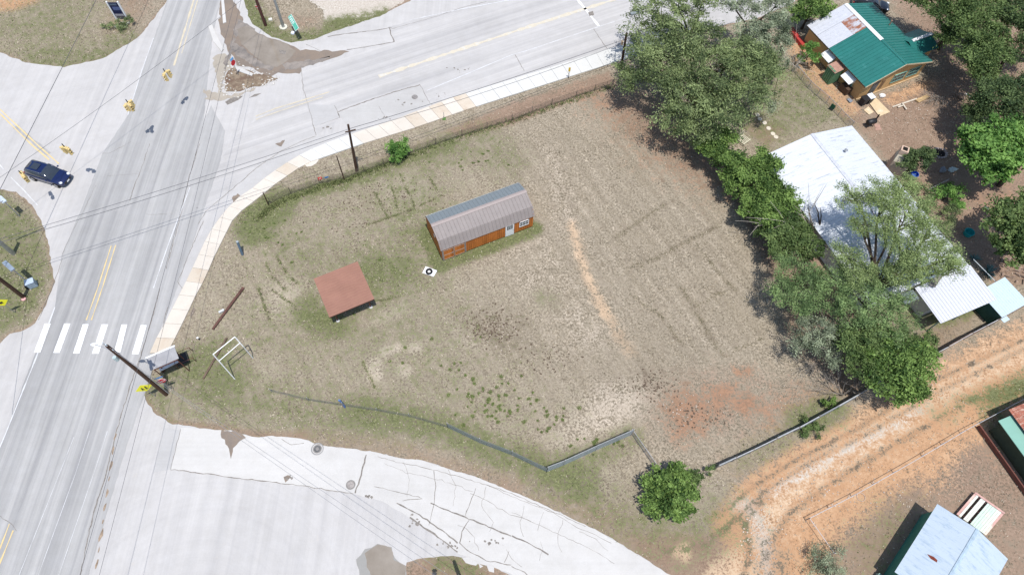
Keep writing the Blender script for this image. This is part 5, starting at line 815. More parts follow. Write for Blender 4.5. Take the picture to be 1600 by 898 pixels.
# ---------------------------------------------------------------- vehicles
def loft(secs):
    """secs: list of (x, [(y, z) half profile from bottom centre outwards to top centre])"""
    mb = MB(); vs = []; k = len(secs[0][1])
    for x, p in secs: vs += [(x, y, z) for y, z in p]+[(x, -y, z) for y, z in reversed(p)]
    n = 2*k; fs = [(i*n+j, i*n+(j+1) % n, (i+1)*n+(j+1) % n, (i+1)*n+j) for i in range(len(secs)-1) for j in range(n)]
    fs += [tuple(range(n-1, -1, -1)), tuple(range((len(secs)-1)*n, len(secs)*n))]; return mb.add(vs, fs)
def car(name, label, rear, front, col, group=None, plate=True):
    a, b_ = g(*rear), g(*front); d = b_-a; L = 4.75; c = (a+b_)/2; rt = root(name, label, 'car', (c.x, c.y, .02), math.atan2(d.y, d.x), group)
    mp, t, b = nodes(name+'_paint', .22, .6, .35); b.inputs['Base Color'].default_value = (*col, 1); b.inputs['Coat Weight'].default_value = .8; b.inputs['Coat Roughness'].default_value = .06
    def sec(x, w_, z0, z1, zb): return (x, [(w_*.86, z0), (w_*.98, z0+.12), (w_, zb-.16), (w_*.96, zb), (w_*.80, z1), (w_*.4, z1+.03)])
    H_ = L/2
    body = loft([sec(-H_, .74, .42, .80, .72), sec(-H_+.10, .86, .30, .98, .90), sec(-H_+.5, .93, .26, 1.06, .97), sec(-H_+1.4, .95, .25, 1.06, .98), sec(0, .95, .25, 1.04, .97), sec(H_-1.5, .95, .25, 1.02, .95), sec(H_-1.1, .94, .26, .98, .90), sec(H_-.5, .91, .28, .90, .82), sec(H_-.15, .82, .32, .78, .70), sec(H_, .66, .40, .68, .60)]).build('body', mp, rt, True)
    md = body.modifiers.new('s', 'SUBSURF'); md.levels = md.render_levels = 1
    gh = loft([(-H_+.12, [(.70, .95), (.71, 1.0), (.71, 1.02), (.66, 1.04), (.55, 1.06), (.3, 1.07)]), (-H_+.45, [(.84, 1.0), (.83, 1.15), (.78, 1.40), (.72, 1.50), (.55, 1.55), (.3, 1.57)]), (-H_+1.5, [(.88, 1.0), (.87, 1.2), (.80, 1.46), (.74, 1.56), (.55, 1.61), (.3, 1.63)]), (.15, [(.88, 1.0), (.87, 1.2), (.79, 1.44), (.73, 1.54), (.55, 1.58), (.3, 1.60)]), (.55, [(.86, .98), (.85, 1.1), (.79, 1.28), (.70, 1.38), (.55, 1.42), (.3, 1.44)]), (1.15, [(.82, .96), (.81, .97), (.78, .98), (.70, 1.0), (.55, 1.01), (.3, 1.02)])]).build('window_glass', M_GLASS, rt, True)
    rf = MB(); rf.add([(-H_+.5, -.60, 1.555), (.12, -.62, 1.60), (.12, .62, 1.60), (-H_+.5, .60, 1.555), (-H_+.5, -.60, 1.50), (.12, -.62, 1.54), (.12, .62, 1.54), (-H_+.5, .60, 1.50), (-H_/2+.1, -.62, 1.655), (-H_/2+.1, .62, 1.655)], [(0, 8, 9, 3), (8, 1, 2, 9), (0, 4, 5, 1, 8), (3, 9, 2, 6, 7), (0, 3, 7, 4), (1, 5, 6, 2)])
    rf.build('roof', mp, rt, bevel=.03); MB().box((-.9, 0, 1.665), (.85, .8, .02)).build('sunroof', M_GLASS, rt)
    for s in (-1, 1):
        MB().tube([(-H_+.7, s*.66, 1.60), (-H_+.8, s*.66, 1.68), (-.1, s*.66, 1.68), (0.05, s*.66, 1.60)], .022, 6).build('roof_rail', mat('chrome_rail', (.55, .57, .6), .25, .5, .9), rt)
        MB().tube([(1.12, s*.78, 1.0), (.55, s*.80, 1.36), (.1, s*.78, 1.55)], .035, 6).build('pillar', mp, rt); MB().tube([(-.35, s*.86, 1.02), (-.38, s*.78, 1.52)], .03, 5).build('pillar', mp, rt)
        mb = MB().blob((.75, s*1.03, 1.08), (.1, .13, .08), 8, 5, 0); mb.build('mirror', mp, rt, True)
        MB().blob((H_-.28, s*.66, .80), (.22, .16, .07), 10, 6, 0).build('headlight', mat('headlight_lens', (.75, .78, .8), .1, .7), rt, True); MB().blob((-H_+.08, s*.70, .92), (.08, .14, .09), 8, 5, 0).build('tail_light', mat('tail_red', (.35, .01, .01), .2, .5), rt, True)
        for x in (-H_+.92, H_-.95):
            whl = MB().tube([(x, s*.74, .36), (x, s*.96, .36)], .36, 20).build('wheel', mat('tyre_rubber', (.02, .02, .02), .8, .2), rt); MB().tube([(x, s*.955, .36), (x, s*.975, .36)], .23, 12).build('rim', mat('rim_alloy', (.4, .41, .43), .3, .5, .8), whl)
    MB().box((H_-.01, 0, .55), (.04, 1.0, .2)).build('grille', M_BLACK, rt)
    if plate: MB().box((H_+.02, 0, .50), (.02, .36, .14)).build('number_plate', M_WHITEP, rt)
    return rt
car('suv', 'dark blue car waiting at the intersection on the left with silver roof rails', (50, 269), (112, 287), (.008, .018, .085))
car('parked_vehicle', 'black vehicle parked behind the ridge of the green roofed house', (1322, 6), (1392, 20), (.012, .012, .016), plate=False)
# ---------------------------------------------------------------- poles, arms and signs
def pole(name, label, base, top_px, r, m, hmax=None, r2=None, cat='utility pole', group=None):
    b0 = g(*base); best = min(((g(top_px[0], top_px[1], h)-Vector((b0.x, b0.y, h))).length, h) for h in np.arange(1, 16, .1))[1] if hmax is None else hmax
    rt = root(name, label, cat, (b0.x, b0.y, 0), 0, group); tp = g(top_px[0], top_px[1], best)-b0
    if tp.xy.length > best*.12: tp.xy = tp.xy*(best*.12/tp.xy.length)
    MB().tube([(0, 0, -.1), tp*.5, tp], [r, (r+(r2 or r*.75))/2, r2 or r*.75], 12).build('shaft', m, rt); return rt, b0, tp
M_INS = mat('insulator_grey', (.55, .62, .66), .4, .4); M_TRF = mat('transformer_paint', (.45, .55, .55), .5, .4)
def lamp(label, base, top, ht, m, hd, sz, cat='lamp post', name='lamp_post'):
    rt_, b0_, t_ = pole(name, label, base, top, .06, M_STEEL, hmax=ht, r2=.05, cat=cat); MB().box(t_+Vector((-.1, .05, .05)), sz, math.radians(-38)).build('head', hd, rt_); MB().tube([t_*.92, t_*.92+Vector((.4, -.3, -.1))], .03, 6).build('bracket', M_STEEL, rt_)
lamp('pale lamp post above the left grass island nearest the dark blue car', (31, 338), (5, 313), 2.7, M_STEEL, mat('pale_lamp', (.50, .56, .60), .5), (1.0, .45, .12))
lamp('blue grey lamp post with long flat head beside the dark wooden pole', (45, 442), (15, 416), 2.8, M_STEEL, mat('lamp_blue_grey', (.24, .29, .35), .5), (1.5, .42, .12))
_q = g(53, 446); cb = root('signal_cabinet', 'small pale blue cabinet in a dark frame on the left grass island', 'cabinet', (_q.x, _q.y, 0), .5); MB().box((0, 0, .42), (.75, .6, .8)).build('box', mat('cabinet_blue', (.34, .42, .50), .5), cb); MB().box((-.5, .1, .2), (.35, .5, .4)).build('plinth', M_BLACK, cb); MB().box((0, 0, .845), (.82, .66, .04)).build('lid', mat('cabinet_lid', (.45, .53, .62), .5), cb)
# main wooden pole by the crosswalk
rt, pA, tA = pole('utility_pole', 'tall dark wooden utility pole with white lamp arm leaning over the crosswalk road', (260, 616), (167, 540), .19, M_WOODP, r2=.13)
for dz, w_ in ((-.35, 1.1), (-1.0, .9)): MB().box(tA+Vector((0, 0, dz)), (w_, .09, .11), math.radians(-30)).build('crossarm', M_WOODP, rt)
for dx in (-.45, 0, .45): MB().cyl(tA+Vector((dx, -dx*.6, -.28)), .045, .18, 8, .03).build('insulator', M_INS, rt)
MB().cyl(tA*.80+Vector((-.16, -.26, 0)), .16, .55, 12).build('transformer', M_TRF, rt); MB().cyl(tA+Vector((.0, .0, .0)), .06, .25, 8).build('insulator', M_INS, rt)
la = tA+Vector((0, 0, -1.3)); lb = g(147, 538, 9.0)-pA; arm = MB().tube([la, la.lerp(lb, .5)+Vector((0, 0, .25)), lb], .035, 6).build('lamp_arm', mat('lamp_arm_grey', (.5, .5, .52), .4, .5, .5), rt); MB().blob(lb, (.32, .16, .09), 10, 6, 0).build('lamp_head', M_WHITEP, arm, True)
MB().tube([Vector((.24, .05, 0)), Vector((.24, .05, 0))+tA*.62], .03, 6).build('conduit', mat('pvc_conduit', (.45, .43, .41)), rt)
for k in range(7): MB().box(tA*(.48+k*.03)+Vector((.12, .14, 0)), (.09, .03, .05)).build('number_tag', mat('tag_metal', (.42, .33, .33)), rt)
rt, pB, tB = pole('utility_pole', 'wooden utility pole with short crossarm standing by the old wire fence', (557, 267), (544, 195), .15, M_WOODP, r2=.11)
MB().box(tB+Vector((0.1, -.15, -.75)), (1.1, .09, .1), math.radians(20)).build('crossarm', M_WOODP, rt)
MB().tube([Vector((.2, .0, 0)), tB*.5+Vector((.13, 0, 0))], .05, 6).build('conduit', mat('dark_conduit', (.10, .07, .06)), rt)
rt, pC, tC = pole('utility_pole', 'dark wooden utility pole with street lamp and hanging transformer at the huge oak', (970, 108), (979, 52), .17, M_WOODP, r2=.13)
MB().cyl(tC+Vector((.42, -.3, -2.2)), .26, .8, 12).build('transformer', mat('transformer_grey', (.36, .40, .42), .5, .4), rt); MB().cyl(tC+Vector((-.3, -.1, -1.6)), .14, .5, 12).build('cutout', mat('tan_cutout', (.6, .45, .3)), rt)
ar = MB().tube([tC+Vector((0, 0, -.3)), tC+Vector((.3, 1.0, 1.2)), tC+Vector((.6, 1.2, 1.7))], .04, 6).build('lamp_arm', M_STEEL, rt); MB().box(tC+Vector((.8, 1.3, 1.75)), (1.1, .35, .12), .3).build('lamp_head', mat('lamp_grey', (.25, .28, .29)), ar)
for lab, bs, tp in (('thin brown fence post at the west end of the old wire fence', (420, 321), (411, 301)), ('leaning brown post left of the utility pole on the lot fence', (538, 281), (526, 244))): pole('timber_post', lab, bs, tp, .07, M_WOODP, cat='post')
# wooden pole and steel pole on the north corner
rt, pG, tG = pole('utility_pole', 'dark wooden utility pole beside the yield sign on the top corner', (415, 40), (403, 0), .2, mat('dark_red_wood', (.13, .055, .045), .85, var=.3), hmax=9.5, r2=.15)
rt, pS, tS = pole('steel_pole', 'thick grey steel pole on a round footing beside the green street sign', (443, 43), (427, -10), .2, M_STEEL, hmax=6.5, r2=.13, cat='pole'); MB().cyl((0, 0, 0), .5, .12, 20).build('footing', mat('footing_pale', (.62, .6, .5)), rt)
# corner cluster on the west island
rt, pD, tD = pole('steel_mast', 'thick grey steel signal mast on the left grass island', (21, 396), (0, 375), .22, M_STEEL, hmax=6.8, r2=.17, cat='signal mast')
MB().tube([tD, tD+Vector((-.4, .4, .1)), g(5, 314, 7.0)-pD], [.08, .07, .05], 8).build('mast_arm', M_STEEL, rt)
rt, pE, tE = pole('utility_pole', 'dark wooden utility pole with pink cap at its foot on the left grass island', (37, 464), (0, 430), .19, M_WOODP, hmax=10.5, r2=.15)
MB().cyl((.12, -.25, 0), .22, .1, 10).build('base_cap', mat('pink_cap', (.6, .35, .33)), rt)
def panel_sign(name, label, cat, base, z, size, facing, cols, m_post, tilt=0., off=(0, 0), group=None, pr=.035):
    b0 = g(*base); rt = root(name, label, cat, (b0.x, b0.y, 0), facing, group); MB().cyl((0, 0, 0), pr, z+size[1]/2, 8).build('post', m_post, rt); return rt
M_YS = mat('warning_yellow', (.85, .80, .03), .5, .4, var=.03); M_REDS = mat('sign_red', (.55, .02, .03), .5, .4, var=.03); M_GRNS = mat('sign_green', (.04, .42, .28), .5, .4, var=.05); M_BLU = mat('sign_blue', (.05, .22, .5), .5, .4)
def ngon_plate(rt, nm, n, R, z, m, y=-.05, a0=0., th=.02, sx=1., sy=1.):
    P = [(R*sx*math.cos(a0+6.2832*i/n), y, z+R*sy*math.sin(a0+6.2832*i/n)) for i in range(n)]; return MB().slab(P, th).build(nm, m, rt)
def up_text(rt, body, size, z, m, y=-.075, x=0): return text('lettering', body, size, m, rt, (x, y, z), (math.pi/2, 0, 0), .003)
M_WS = mat('sign_white', (.8, .8, .8), .5, .4, var=.02)
def face(base, tgt): a, b_ = g(*base), g(*tgt); d = b_-a; return math.atan2(d.y, d.x)+math.pi/2      # local -y looks towards tgt
s = panel_sign('stop_sign', 'red stop sign with white letters beside the shelter benches', 'stop sign', (268, 607), 2.15, (.75, .75), face((268, 607), (300, 760)), None, M_STEEL)
ngon_plate(s, 'rim', 8, .42, 2.15, M_WS, -.045, math.pi/8); ngon_plate(s, 'plate', 8, .385, 2.15, M_REDS, -.068, math.pi/8); up_text(s, 'STOP', .30, 2.15, M_WS, -.092); MB().box((0, .03, 2.75), (.75, .02, .18)).build('street_blade', M_BLU, s)
s = panel_sign('warning_sign', 'bright yellow diamond warning sign with black walking figures beside the tall pole', 'warning sign', (243, 619), 2.3, (1, 1), face((243, 619), (300, 820)), None, M_STEEL)
ngon_plate(s, 'plate', 4, .72, 2.35, M_YS, -.05, 0)
fg = MB()
for x in (-.14, .16): fg.box((x, -.078, 2.56), (.09, .01, .09)).box((x, -.078, 2.38), (.11, .01, .24)).beam((x, -.078, 2.28), (x-.1, -.078, 2.06), .05, .01, (0, 1, 0)).beam((x, -.078, 2.28), (x+.1, -.078, 2.06), .05, .01, (0, 1, 0))
fg.build('symbol', M_BLACK, s)
s = panel_sign('warning_sign', 'yellow warning sign seen on edge at the lower left island below the wooden pole', 'warning sign', (24, 488), 2.2, (1, 1), face((24, 488), (60, 640)), None, M_STEEL)
ngon_plate(s, 'plate', 4, .62, 2.2, M_YS, -.05, 0); MB().box((0, -.08, 2.2), (.3, .01, .25)).build('symbol', M_BLACK, s)
s = panel_sign('yield_sign', 'red and white yield sign on the top corner beside the wooden pole', 'yield sign', (413, 36), 2.2, (1, 1), face((413, 36), (330, 120)), None, M_STEEL)
ngon_plate(s, 'rim', 3, .60, 2.2, M_WS, -.045, -math.pi/2); ngon_plate(s, 'plate', 3, .55, 2.2, M_REDS, -.068, -math.pi/2); ngon_plate(s, 'centre', 3, .27, 2.2, M_WS, -.09, -math.pi/2)
s = root('street_sign', 'long green street name sign with pale lettering beside the steel pole', 'street sign', tuple(g(462, 49))[:2]+(0,), 0); so_ = s.location.copy(); MB().cyl((0, 0, 0), .04, 2.0, 8).build('post', M_STEEL, s)
pa, pb = g(455, 22, 2.1)-so_, g(467, 44, 2.0)-so_; ua = (pb-pa).normalized(); bv = Vector((-ua.y, ua.x, 0))*-1; bv = (bv*.85+Vector((0, 0, -.5))).normalized(); nv = ua.cross(bv); nv = nv if nv.z > 0 else -nv
def tilt(o0, u0, u1, v0, v1, nm, m_, th=.02):
    q = [pa+ua*u0+bv*v0+nv*o0, pa+ua*u1+bv*v0+nv*o0, pa+ua*u1+bv*v1+nv*o0, pa+ua*u0+bv*v1+nv*o0]
    if (q[1]-q[0]).cross(q[2]-q[0]).dot(nv) < 0: q.reverse()
    return MB().slab(q, th).build(nm, m_, s)
SLg = (pb-pa).length; tilt(0, 0, SLg, 0, .6, 'rim', M_WS); tilt(.02, .04, SLg-.04, .04, .56, 'plate', mat('sign_mint_green', (.10, .42, .30), .5))
for x, w_ in ((.25, .22), (.62, .14), (.9, .2), (1.25, .24)): tilt(.03, x, x+w_, .16, .23, 'lettering', M_WS, .01); tilt(.03, x, x+.07, .23, .45, 'lettering', M_WS, .01); tilt(.03, x+w_-.07, x+w_, .3, .45, 'lettering', M_WS, .01)
s = panel_sign('stop_sign', 'small red stop sign with blue plate above it on the dirt traffic island', 'stop sign', (373, 118), 2.1, (.6, .6), face((373, 118), (560, 200)), None, M_STEEL)
ngon_plate(s, 'plate', 8, .36, 2.0, M_REDS, -.05, math.pi/8); ngon_plate(s, 'rim', 8, .39, 2.0, M_WS, -.03, math.pi/8, .012); MB().box((0, -.05, 2.55), (.55, .02, .3)).build('street_blade', mat('sign_pale_blue', (.2, .45, .75)), s)
s = panel_sign('red_marker', 'small red square marker on a dark post inside the old wire fence', 'marker', (503, 287), .9, (.4, .4), face((503, 287), (560, 460)), None, M_BLACK); MB().box((0, -.05, 1.0), (.42, .03, .38)).build('plate', mat('marker_red', (.75, .08, .06)), s); MB().box((0, -.07, 1.0), (.2, .01, .08)).build('symbol', M_WS, s)
s = panel_sign('blue_marker', 'small blue marker plate on a stake beside the red marker', 'marker', (513, 285), .8, (.3, .2), face((513, 285), (560, 460)), None, M_STEEL, pr=.02); MB().box((0, -.04, .95), (.42, .02, .2)).build('plate', M_BLU, s)
s = panel_sign('yellow_marker', 'short yellow roadside marker at the edge of the sidewalk', 'marker', (888, 123), 1.5, (.2, .4), 0, None, M_BLACK); MB().box((0, -.05, 1.5), (.24, .03, .62)).build('plate', mat('marker_yellow', (.80, .55, .08)), s)
s = panel_sign('sign_post', 'thin bare dark post on the white sidewalk slabs', 'post', (694, 186), 1.0, (.2, .2), 0, None, M_STEEL, pr=.03); MB().box((0, 0, .04), (.4, .4, .08)).build('base', mat('green_weed', (.1, .2, .05)), s)
# real estate style board on the top left island
s0 = g(183, 31); s1 = g(200, 31); s = root('hoarding', 'dark blue advertising board between two white posts on the top left island', 'sign board', (s0.x, s0.y, 0), math.atan2((s1-s0).y, (s1-s0).x)); SL = (s1-s0).length
for x in (0, SL): MB().box((x, 0, 1.35), (.16, .16, 2.7)).build('post', M_WHITEP, s)
MB().box((SL/2, 0, 1.55), (SL-.16, .08, 2.0)).build('board', mat('board_navy', (.015, .02, .07), .4, var=.3), s); MB().box((SL/2+.1, -.05, 1.7), (.9, .012, .5)).build('print', mat('board_blue', (.09, .12, .25)), s); MB().box((SL/2, -.05, .75), (SL-.3, .012, .3)).build('print', mat('board_grey', (.35, .33, .35)), s); MB().box((SL/2-.1, -.052, 2.3), (SL-.4, .012, .25)).build('print', mat('board_slate', (.10, .13, .18)), s)
tree('small_shrub', 'low olive planting at the foot of the dark blue board', 'shrub', [(180, 40, .4, 1.0, .4), (195, 38, .4, 1.1, .4), (205, 28, .5, .8, .5), (170, 40, .3, .6, .4)], 'olive', 2200, .18, .4, .4, None, .04, sd=71, shell=.1)
rk = MB()
for i in range(14): q = g(178+random.random()*24, 36+random.random()*8); rk.blob((q.x, q.y, .1), (random.uniform(.1, .25),)*2+(.12,), 6, 4, .3, i)
tag(rk.build('landscape_rocks', mat('limestone', (.62, .59, .54))), 'pale rocks around the foot of the dark blue board', 'rocks', kind='stuff')
# ---------------------------------------------------------------- traffic signals on their span wire
M_SIG = mat('signal_yellow', (.66, .50, .22), .55, .4, var=.08); LENS = {k: mat('lens_'+k, c, .2, .6) for k, c in (('red', (.25, .01, .01)), ('amber', (.3, .14, .01)), ('green', (.01, .16, .09)))}
def signal(px, py, z, dirs, label):
    c = g(px, py, z); rt = root('traffic_signal', label, 'traffic light', c, 0, 'traffic signals hung over the intersection'); MB().cyl((0, 0, .0), .05, .5, 8).build('hanger', M_BLACK, rt); MB().blob((0, 0, 0), (.18, .18, .07), 8, 5, 0).build('hub', M_SIG, rt)
    for a in dirs:
        ca_, sa_ = math.cos(a), math.sin(a); cc = Vector((ca_*.27, sa_*.27, -.48)); hd = MB().box(cc, (.20, .33, 1.0), a).build('head', M_SIG, rt, bevel=.03)
        for k, nm in enumerate(('red', 'amber', 'green')):
            p_ = cc+Vector((ca_*.10, sa_*.10, .32-.32*k)); u_ = Vector((ca_, sa_, 0)); MB().tube([p_, p_+u_*.02], .12, 12).build('lens', LENS[nm], hd)
            vz = MB(); rgt = Vector((-sa_, ca_, 0)); pts = [p_+rgt*.13*math.cos(q)+Vector((0, 0, .13*math.sin(q))) for q in [math.pi*(-.1+1.2*j/8) for j in range(9)]]
            vz.add(pts+[q+u_*.2 for q in pts], [(j, j+1, 10+j, 9+j) for j in range(8)]); vz.build('visor', M_SIG, hd)
signal(258, 113, 5.6, (math.radians(-110), math.radians(60)), 'yellow traffic light nearest the top of the picture over the road centre line')
signal(200, 161, 5.6, (math.radians(-140), math.radians(-45), math.radians(75)), 'three headed yellow traffic light over the left edge of the grey asphalt')
signal(101, 230, 5.3, (math.radians(-20), math.radians(170)), 'yellow traffic light hanging above the road beside the front of the dark blue car')
signal(34, 272, 5.2, (math.radians(-50), math.radians(130)), 'faded yellow traffic light left of the dark blue car')
# ---------------------------------------------------------------- wires
M_WIRE = mat('cable_black', (.09, .09, .10), .6, .3, fine=False); M_WIREL = mat('cable_bare', (.34, .34, .35), .45, .5, .5, fine=False)
def wire(label, a, b_, sag=.5, r=.018, m=None, n=14, group=None):
    a, b_ = Vector(a), Vector(b_); P = [a.lerp(b_, i/n)-Vector((0, 0, sag*4*(i/n)*(1-i/n))) for i in range(n+1)]; tag(MB().tube(P, r, 5).build('overhead_wire', m or M_WIRE, None, origin=a), label, 'wire', group)
tBw, tCw = pB+tB, pC+tC; ppb = Vector((tBw.x+.1, tBw.y-.15, 6.6+.1)); tBz = tB.z-.72
pbx = Vector((tBw.x+.1, tBw.y-.1, tBz)); pcx = Vector((tCw.x, tCw.y, tC.z-.9)); L0 = g(-120, 408, 7.4); L1 = g(-120, 412, 7.4)
wire('upper of the paired cables crossing the road to the pole by the old wire fence', L0, pbx+Vector((-.1, .2, 0)), .35, .02); wire('lower of the paired cables crossing the road to the pole by the old wire fence', L1, pbx+Vector((.1, -.2, 0)), .55, .022)
wire('upper cable above the side road gutter running to the pole at the huge oak', pbx+Vector((-.1, .2, 0)), pcx, .3, .026); wire('lower sagging cable above the side road gutter running to the pole at the huge oak', pbx+Vector((.1, -.2, 0)), pcx+Vector((.1, -.1, -.3)), .6, .022)
wire('cable continuing from the pole at the huge oak into the tree', pcx, g(1200, -30, 7), .4, .026)
SA, SB = g(425, -38, 6.7), g(-60, 318, 6.2); wire('span wire carrying the yellow traffic lights across the intersection', SA, SB, .55, .016)
wire('thick dark cable over the top left island and the side street', g(190, -80, 8.), g(-60, 412, 8.), .1, .026)
wire('cable running down the right edge of the main road over the gutter joint', pG+tG+Vector((-.2, 0, -.6)), g(100, 985, 8.2), .5, .016); wire('second parallel cable down the right side of the main road', pG+tG+Vector((.2, 0, -.9)), g(132, 985, 8.0), .7, .014)
E1_, E2_ = g(790, 958, 9.3), g(800, 948, 9.0)
wire('pale bare wire from the tall pole across the southern grass to the bottom edge', pA+tA+Vector((0, 0, -.2)), E1_, .35, .012, M_WIREL); wire('second pale bare wire from the tall pole to the bottom edge', pA+tA+Vector((0, 0, -.9)), E2_+Vector((-1.2, -.6, 0)), .35, .012, M_WIREL)
wire('guy wire from the tall pole down to the grass beside the stop sign', pA+tA*.55, g(272, 607), 0, .02, M_WIREL, 2)
wire('cable leaving the wooden pole on the left island towards the lower left', pE+tE*.6, g(-40, 640, 5), .3, .018)
# bottom edge items
s = root('signal_post', 'short yellow post with black head at the bottom edge beside the puddle', 'post', tuple(g(680, 900))[:2]+(0,), 0); MB().cyl((0, 0, 0), .05, 1.3, 8).build('post', mat('post_cream', (.75, .65, .4)), s); MB().box((0, .05, 1.4), (.22, .3, .3), .5).build('head', M_BLACK, s); MB().box((.15, .1, 1.5), (.16, .2, .2), .8).build('head', M_BLACK, s)
rt, pH, tH = pole('utility_pole', 'dark wooden pole standing at the bottom edge of the picture below the broken concrete', (727, 925), (715, 908), .2, M_WOODP, hmax=9.4, r2=.15)
# ---------------------------------------------------------------- shelter, frames, poles lying about
sq = gl([(229, 561), (273, 542), (281, 553), (240, 574)], 3.0); d = sq[1]-sq[0]; sh2 = root('shelter', 'corrugated metal roadside shelter roof on brown posts over white bench boards', 'shelter', (sq[0].x, sq[0].y, 0), math.atan2(d.y, d.x)); SLn = d.length
M_SHR = mat('shelter_roof_metal', (.33, .325, .33), .65, .3, 0., var=.15, scale=1.2); M_RUSTP = mat('rust_brown_steel', (.16, .07, .05), .8, .2, var=.3)
corr('roof', (SLn, 0.05, 3.02), (0, -1.25, -.14), (-SLn, 0, 0), M_SHR, sh2, .31, .07, .45)
MB().box((SLn/2, .10, 3.03), (SLn+.1, .16, .10)).build('roof_edge', M_WHITEP, sh2)
for x, y in ((.3, -.1), (SLn-.2, -.1), (.3, -1.2), (SLn-.2, -1.2)): MB().box((x, y, 1.45), (.07, .07, 2.9)).build('post', M_RUSTP, sh2)
for y in (-.1, -1.2): MB().box((SLn/2, y, 2.75), (SLn-.5, .06, .08)).build('beam', M_RUSTP, sh2)
bp2 = g(265, 571); bn = root('bench', 'white slatted bench table with brown frame partly under the shelter roof', 'bench', (bp2.x, bp2.y, 0), math.atan2(d.y, d.x)+.05)
for i in range(3): MB().box((.1, -.32+.38*i, .62), (1.75, .33, .05)).build('board', mat('bench_white', (.70, .69, .66), .7, var=.12, stain=(.4, .34, .3), stain_scale=4, stain_lo=.55), bn)
for x in (-.7, .85): MB().box((x, .05, .3), (.06, 1.1, .6)).build('leg', M_RUSTP, bn)
bk = g(285, 562); bf = root('pipe_rack', 'rusty brown pipe frame standing on the grass right of the shelter', 'rack', (bk.x, bk.y, 0), math.atan2(d.y, d.x))
for x, y in ((-.5, -.75), (1.1, -.75), (1.1, .45), (-.5, .45)): MB().cyl((x, y, 0), .03, .85, 6).build('leg', M_RUSTP, bf)
fr = MB().tube([(-.5, -.75, .85), (1.1, -.75, .85), (1.1, .45, .85), (-.5, .45, .85), (-.5, -.75, .85)], .03, 6); fr.build('rail', M_RUSTP, bf); MB().prism([(-.45, -.7), (.6, -.7), (.6, .4), (-.45, .4)], .40, .44).build('seat_or_shadow', mat('rack_shadow_black', (.035, .035, .035)), bf)  # black panel inside the rack stands in for the shelter's cast shadow
# white pipe sign frame
w0 = g(367, 592); w1 = g(380, 541); wf = root('sign_stand', 'empty white pipe sign frame standing in the grass near the shelter', 'sign frame', (w0.x, w0.y, 0)); M_WF = mat('white_pipe', (.78, .78, .77), .45, .4, var=.04)
def hcalc(base, top): b0 = g(*base); return min(((g(top[0], top[1], h)-Vector((b0.x, b0.y, h))).length, h) for h in np.arange(.3, 9, .05))[1]
hL = 4.2; tL = g(332, 552, hL)-w0; tL.xy *= .9; MB().tube([(0, 0, 0), tL], .05, 8).build('leg', M_WF, wf)
tR = g(367, 526, hL)-w0; rb_ = g(380, 541, hL-1.35)-w0; MB().tube([tR, rb_], .05, 8).build('leg', M_WF, wf); MB().tube([tL, tR], .05, 8).build('top_bar', M_WF, wf); MB().tube([tL.lerp(Vector((0, 0, 0)), .26), tR.lerp(rb_, .62)], .04, 8).build('cross_bar', M_WF, wf); MB().tube([rb_, Vector((rb_.x, rb_.y, 0))], .045, 8).build('back_leg', M_WF, wf)
def lying(label, a, b_, r, m): A1, B1 = g(*a), g(*b_); o = MB().tube([A1+Vector((0, 0, r)), (A1+B1)/2+Vector((0, 0, r+.02)), B1+Vector((0, 0, r))], [r*.9, r, r*1.05], 10).build('timber_pole', m, None, origin=A1); tag(o, label, 'pole')
lying('long reddish brown wooden pole lying on bare ground above the white frame', (333, 515), (381, 450), .13, mat('red_brown_log', (.14, .07, .055), .9, var=.35, scale=3)); lying('old weathered log lying in the grass under the white frame', (318, 592), (355, 528), .09, mat('old_log', (.17, .115, .085), .9, var=.4, scale=3))
o = MB().box((0, 0, .12), (.55, .22, .24), .6).build('concrete_block', mat('block_pale', (.6, .6, .58), .9)); o.location = g(347, 487); tag(o, 'pale block lying beside the reddish brown pole', 'block')
q = g(379, 398); s = root('bollard', 'short blue grey post standing in the grass at the west side of the lot', 'post', (q.x, q.y, 0)); t0 = g(371, 376, 1.7)-q; t0.xy *= .8; MB().tube([(0, 0, 0), t0], .13, 10).build('shaft', mat('blue_grey_paint', (.10, .15, .20), .6), s); MB().tube([t0, t0+Vector((0, 0, .04))], .14, 10).build('cap', mat('cap_grey', (.3, .33, .35)), s)
q = g(539, 636); s = root('bent_post', 'small bent blue post at the low wire fence south of the lot', 'post', (q.x, q.y, 0)); MB().tube([(0, 0, 0), (-.15, .2, .5), (-.35, .35, .75)], .09, 8).build('shaft', mat('blue_paint', (.07, .12, .25), .6), s); MB().box((-.4, .4, .78), (.2, .16, .1)).build('cap', mat('blue_paint2', (.12, .2, .4)), s)
q = g(312, 531); s = root('stake', 'thin white topped stake with cross shadow in the bare grass left of the log', 'stake', (q.x, q.y, 0)); MB().cyl((0, 0, 0), .04, .5, 6).build('shaft', M_BLACK, s); MB().cyl((0, 0, .5), .1, .06, 8).build('cap', M_WS, s)
# tyre on a white board
bo = gl([(665, 416), (683, 422.5), (677.5, 432), (660, 426)], .1); tag(MB().prism([(p.x, p.y) for p in bo], .02, .1).build('white_board', mat('white_sheet', (.82, .82, .83), .6, var=.03)), 'white square board lying on the grass below the cabin', 'board')
q = g(670.5, 424, .18); s = MB().ring((0, 0, 0), .26, .11, 32, 8, .9).build('tyre', mat('tyre_rubber', (.02, .02, .02)), None, True); s.location = (q.x, q.y, .2); tag(s, 'black tyre lying in the middle of the white board', 'tyre')
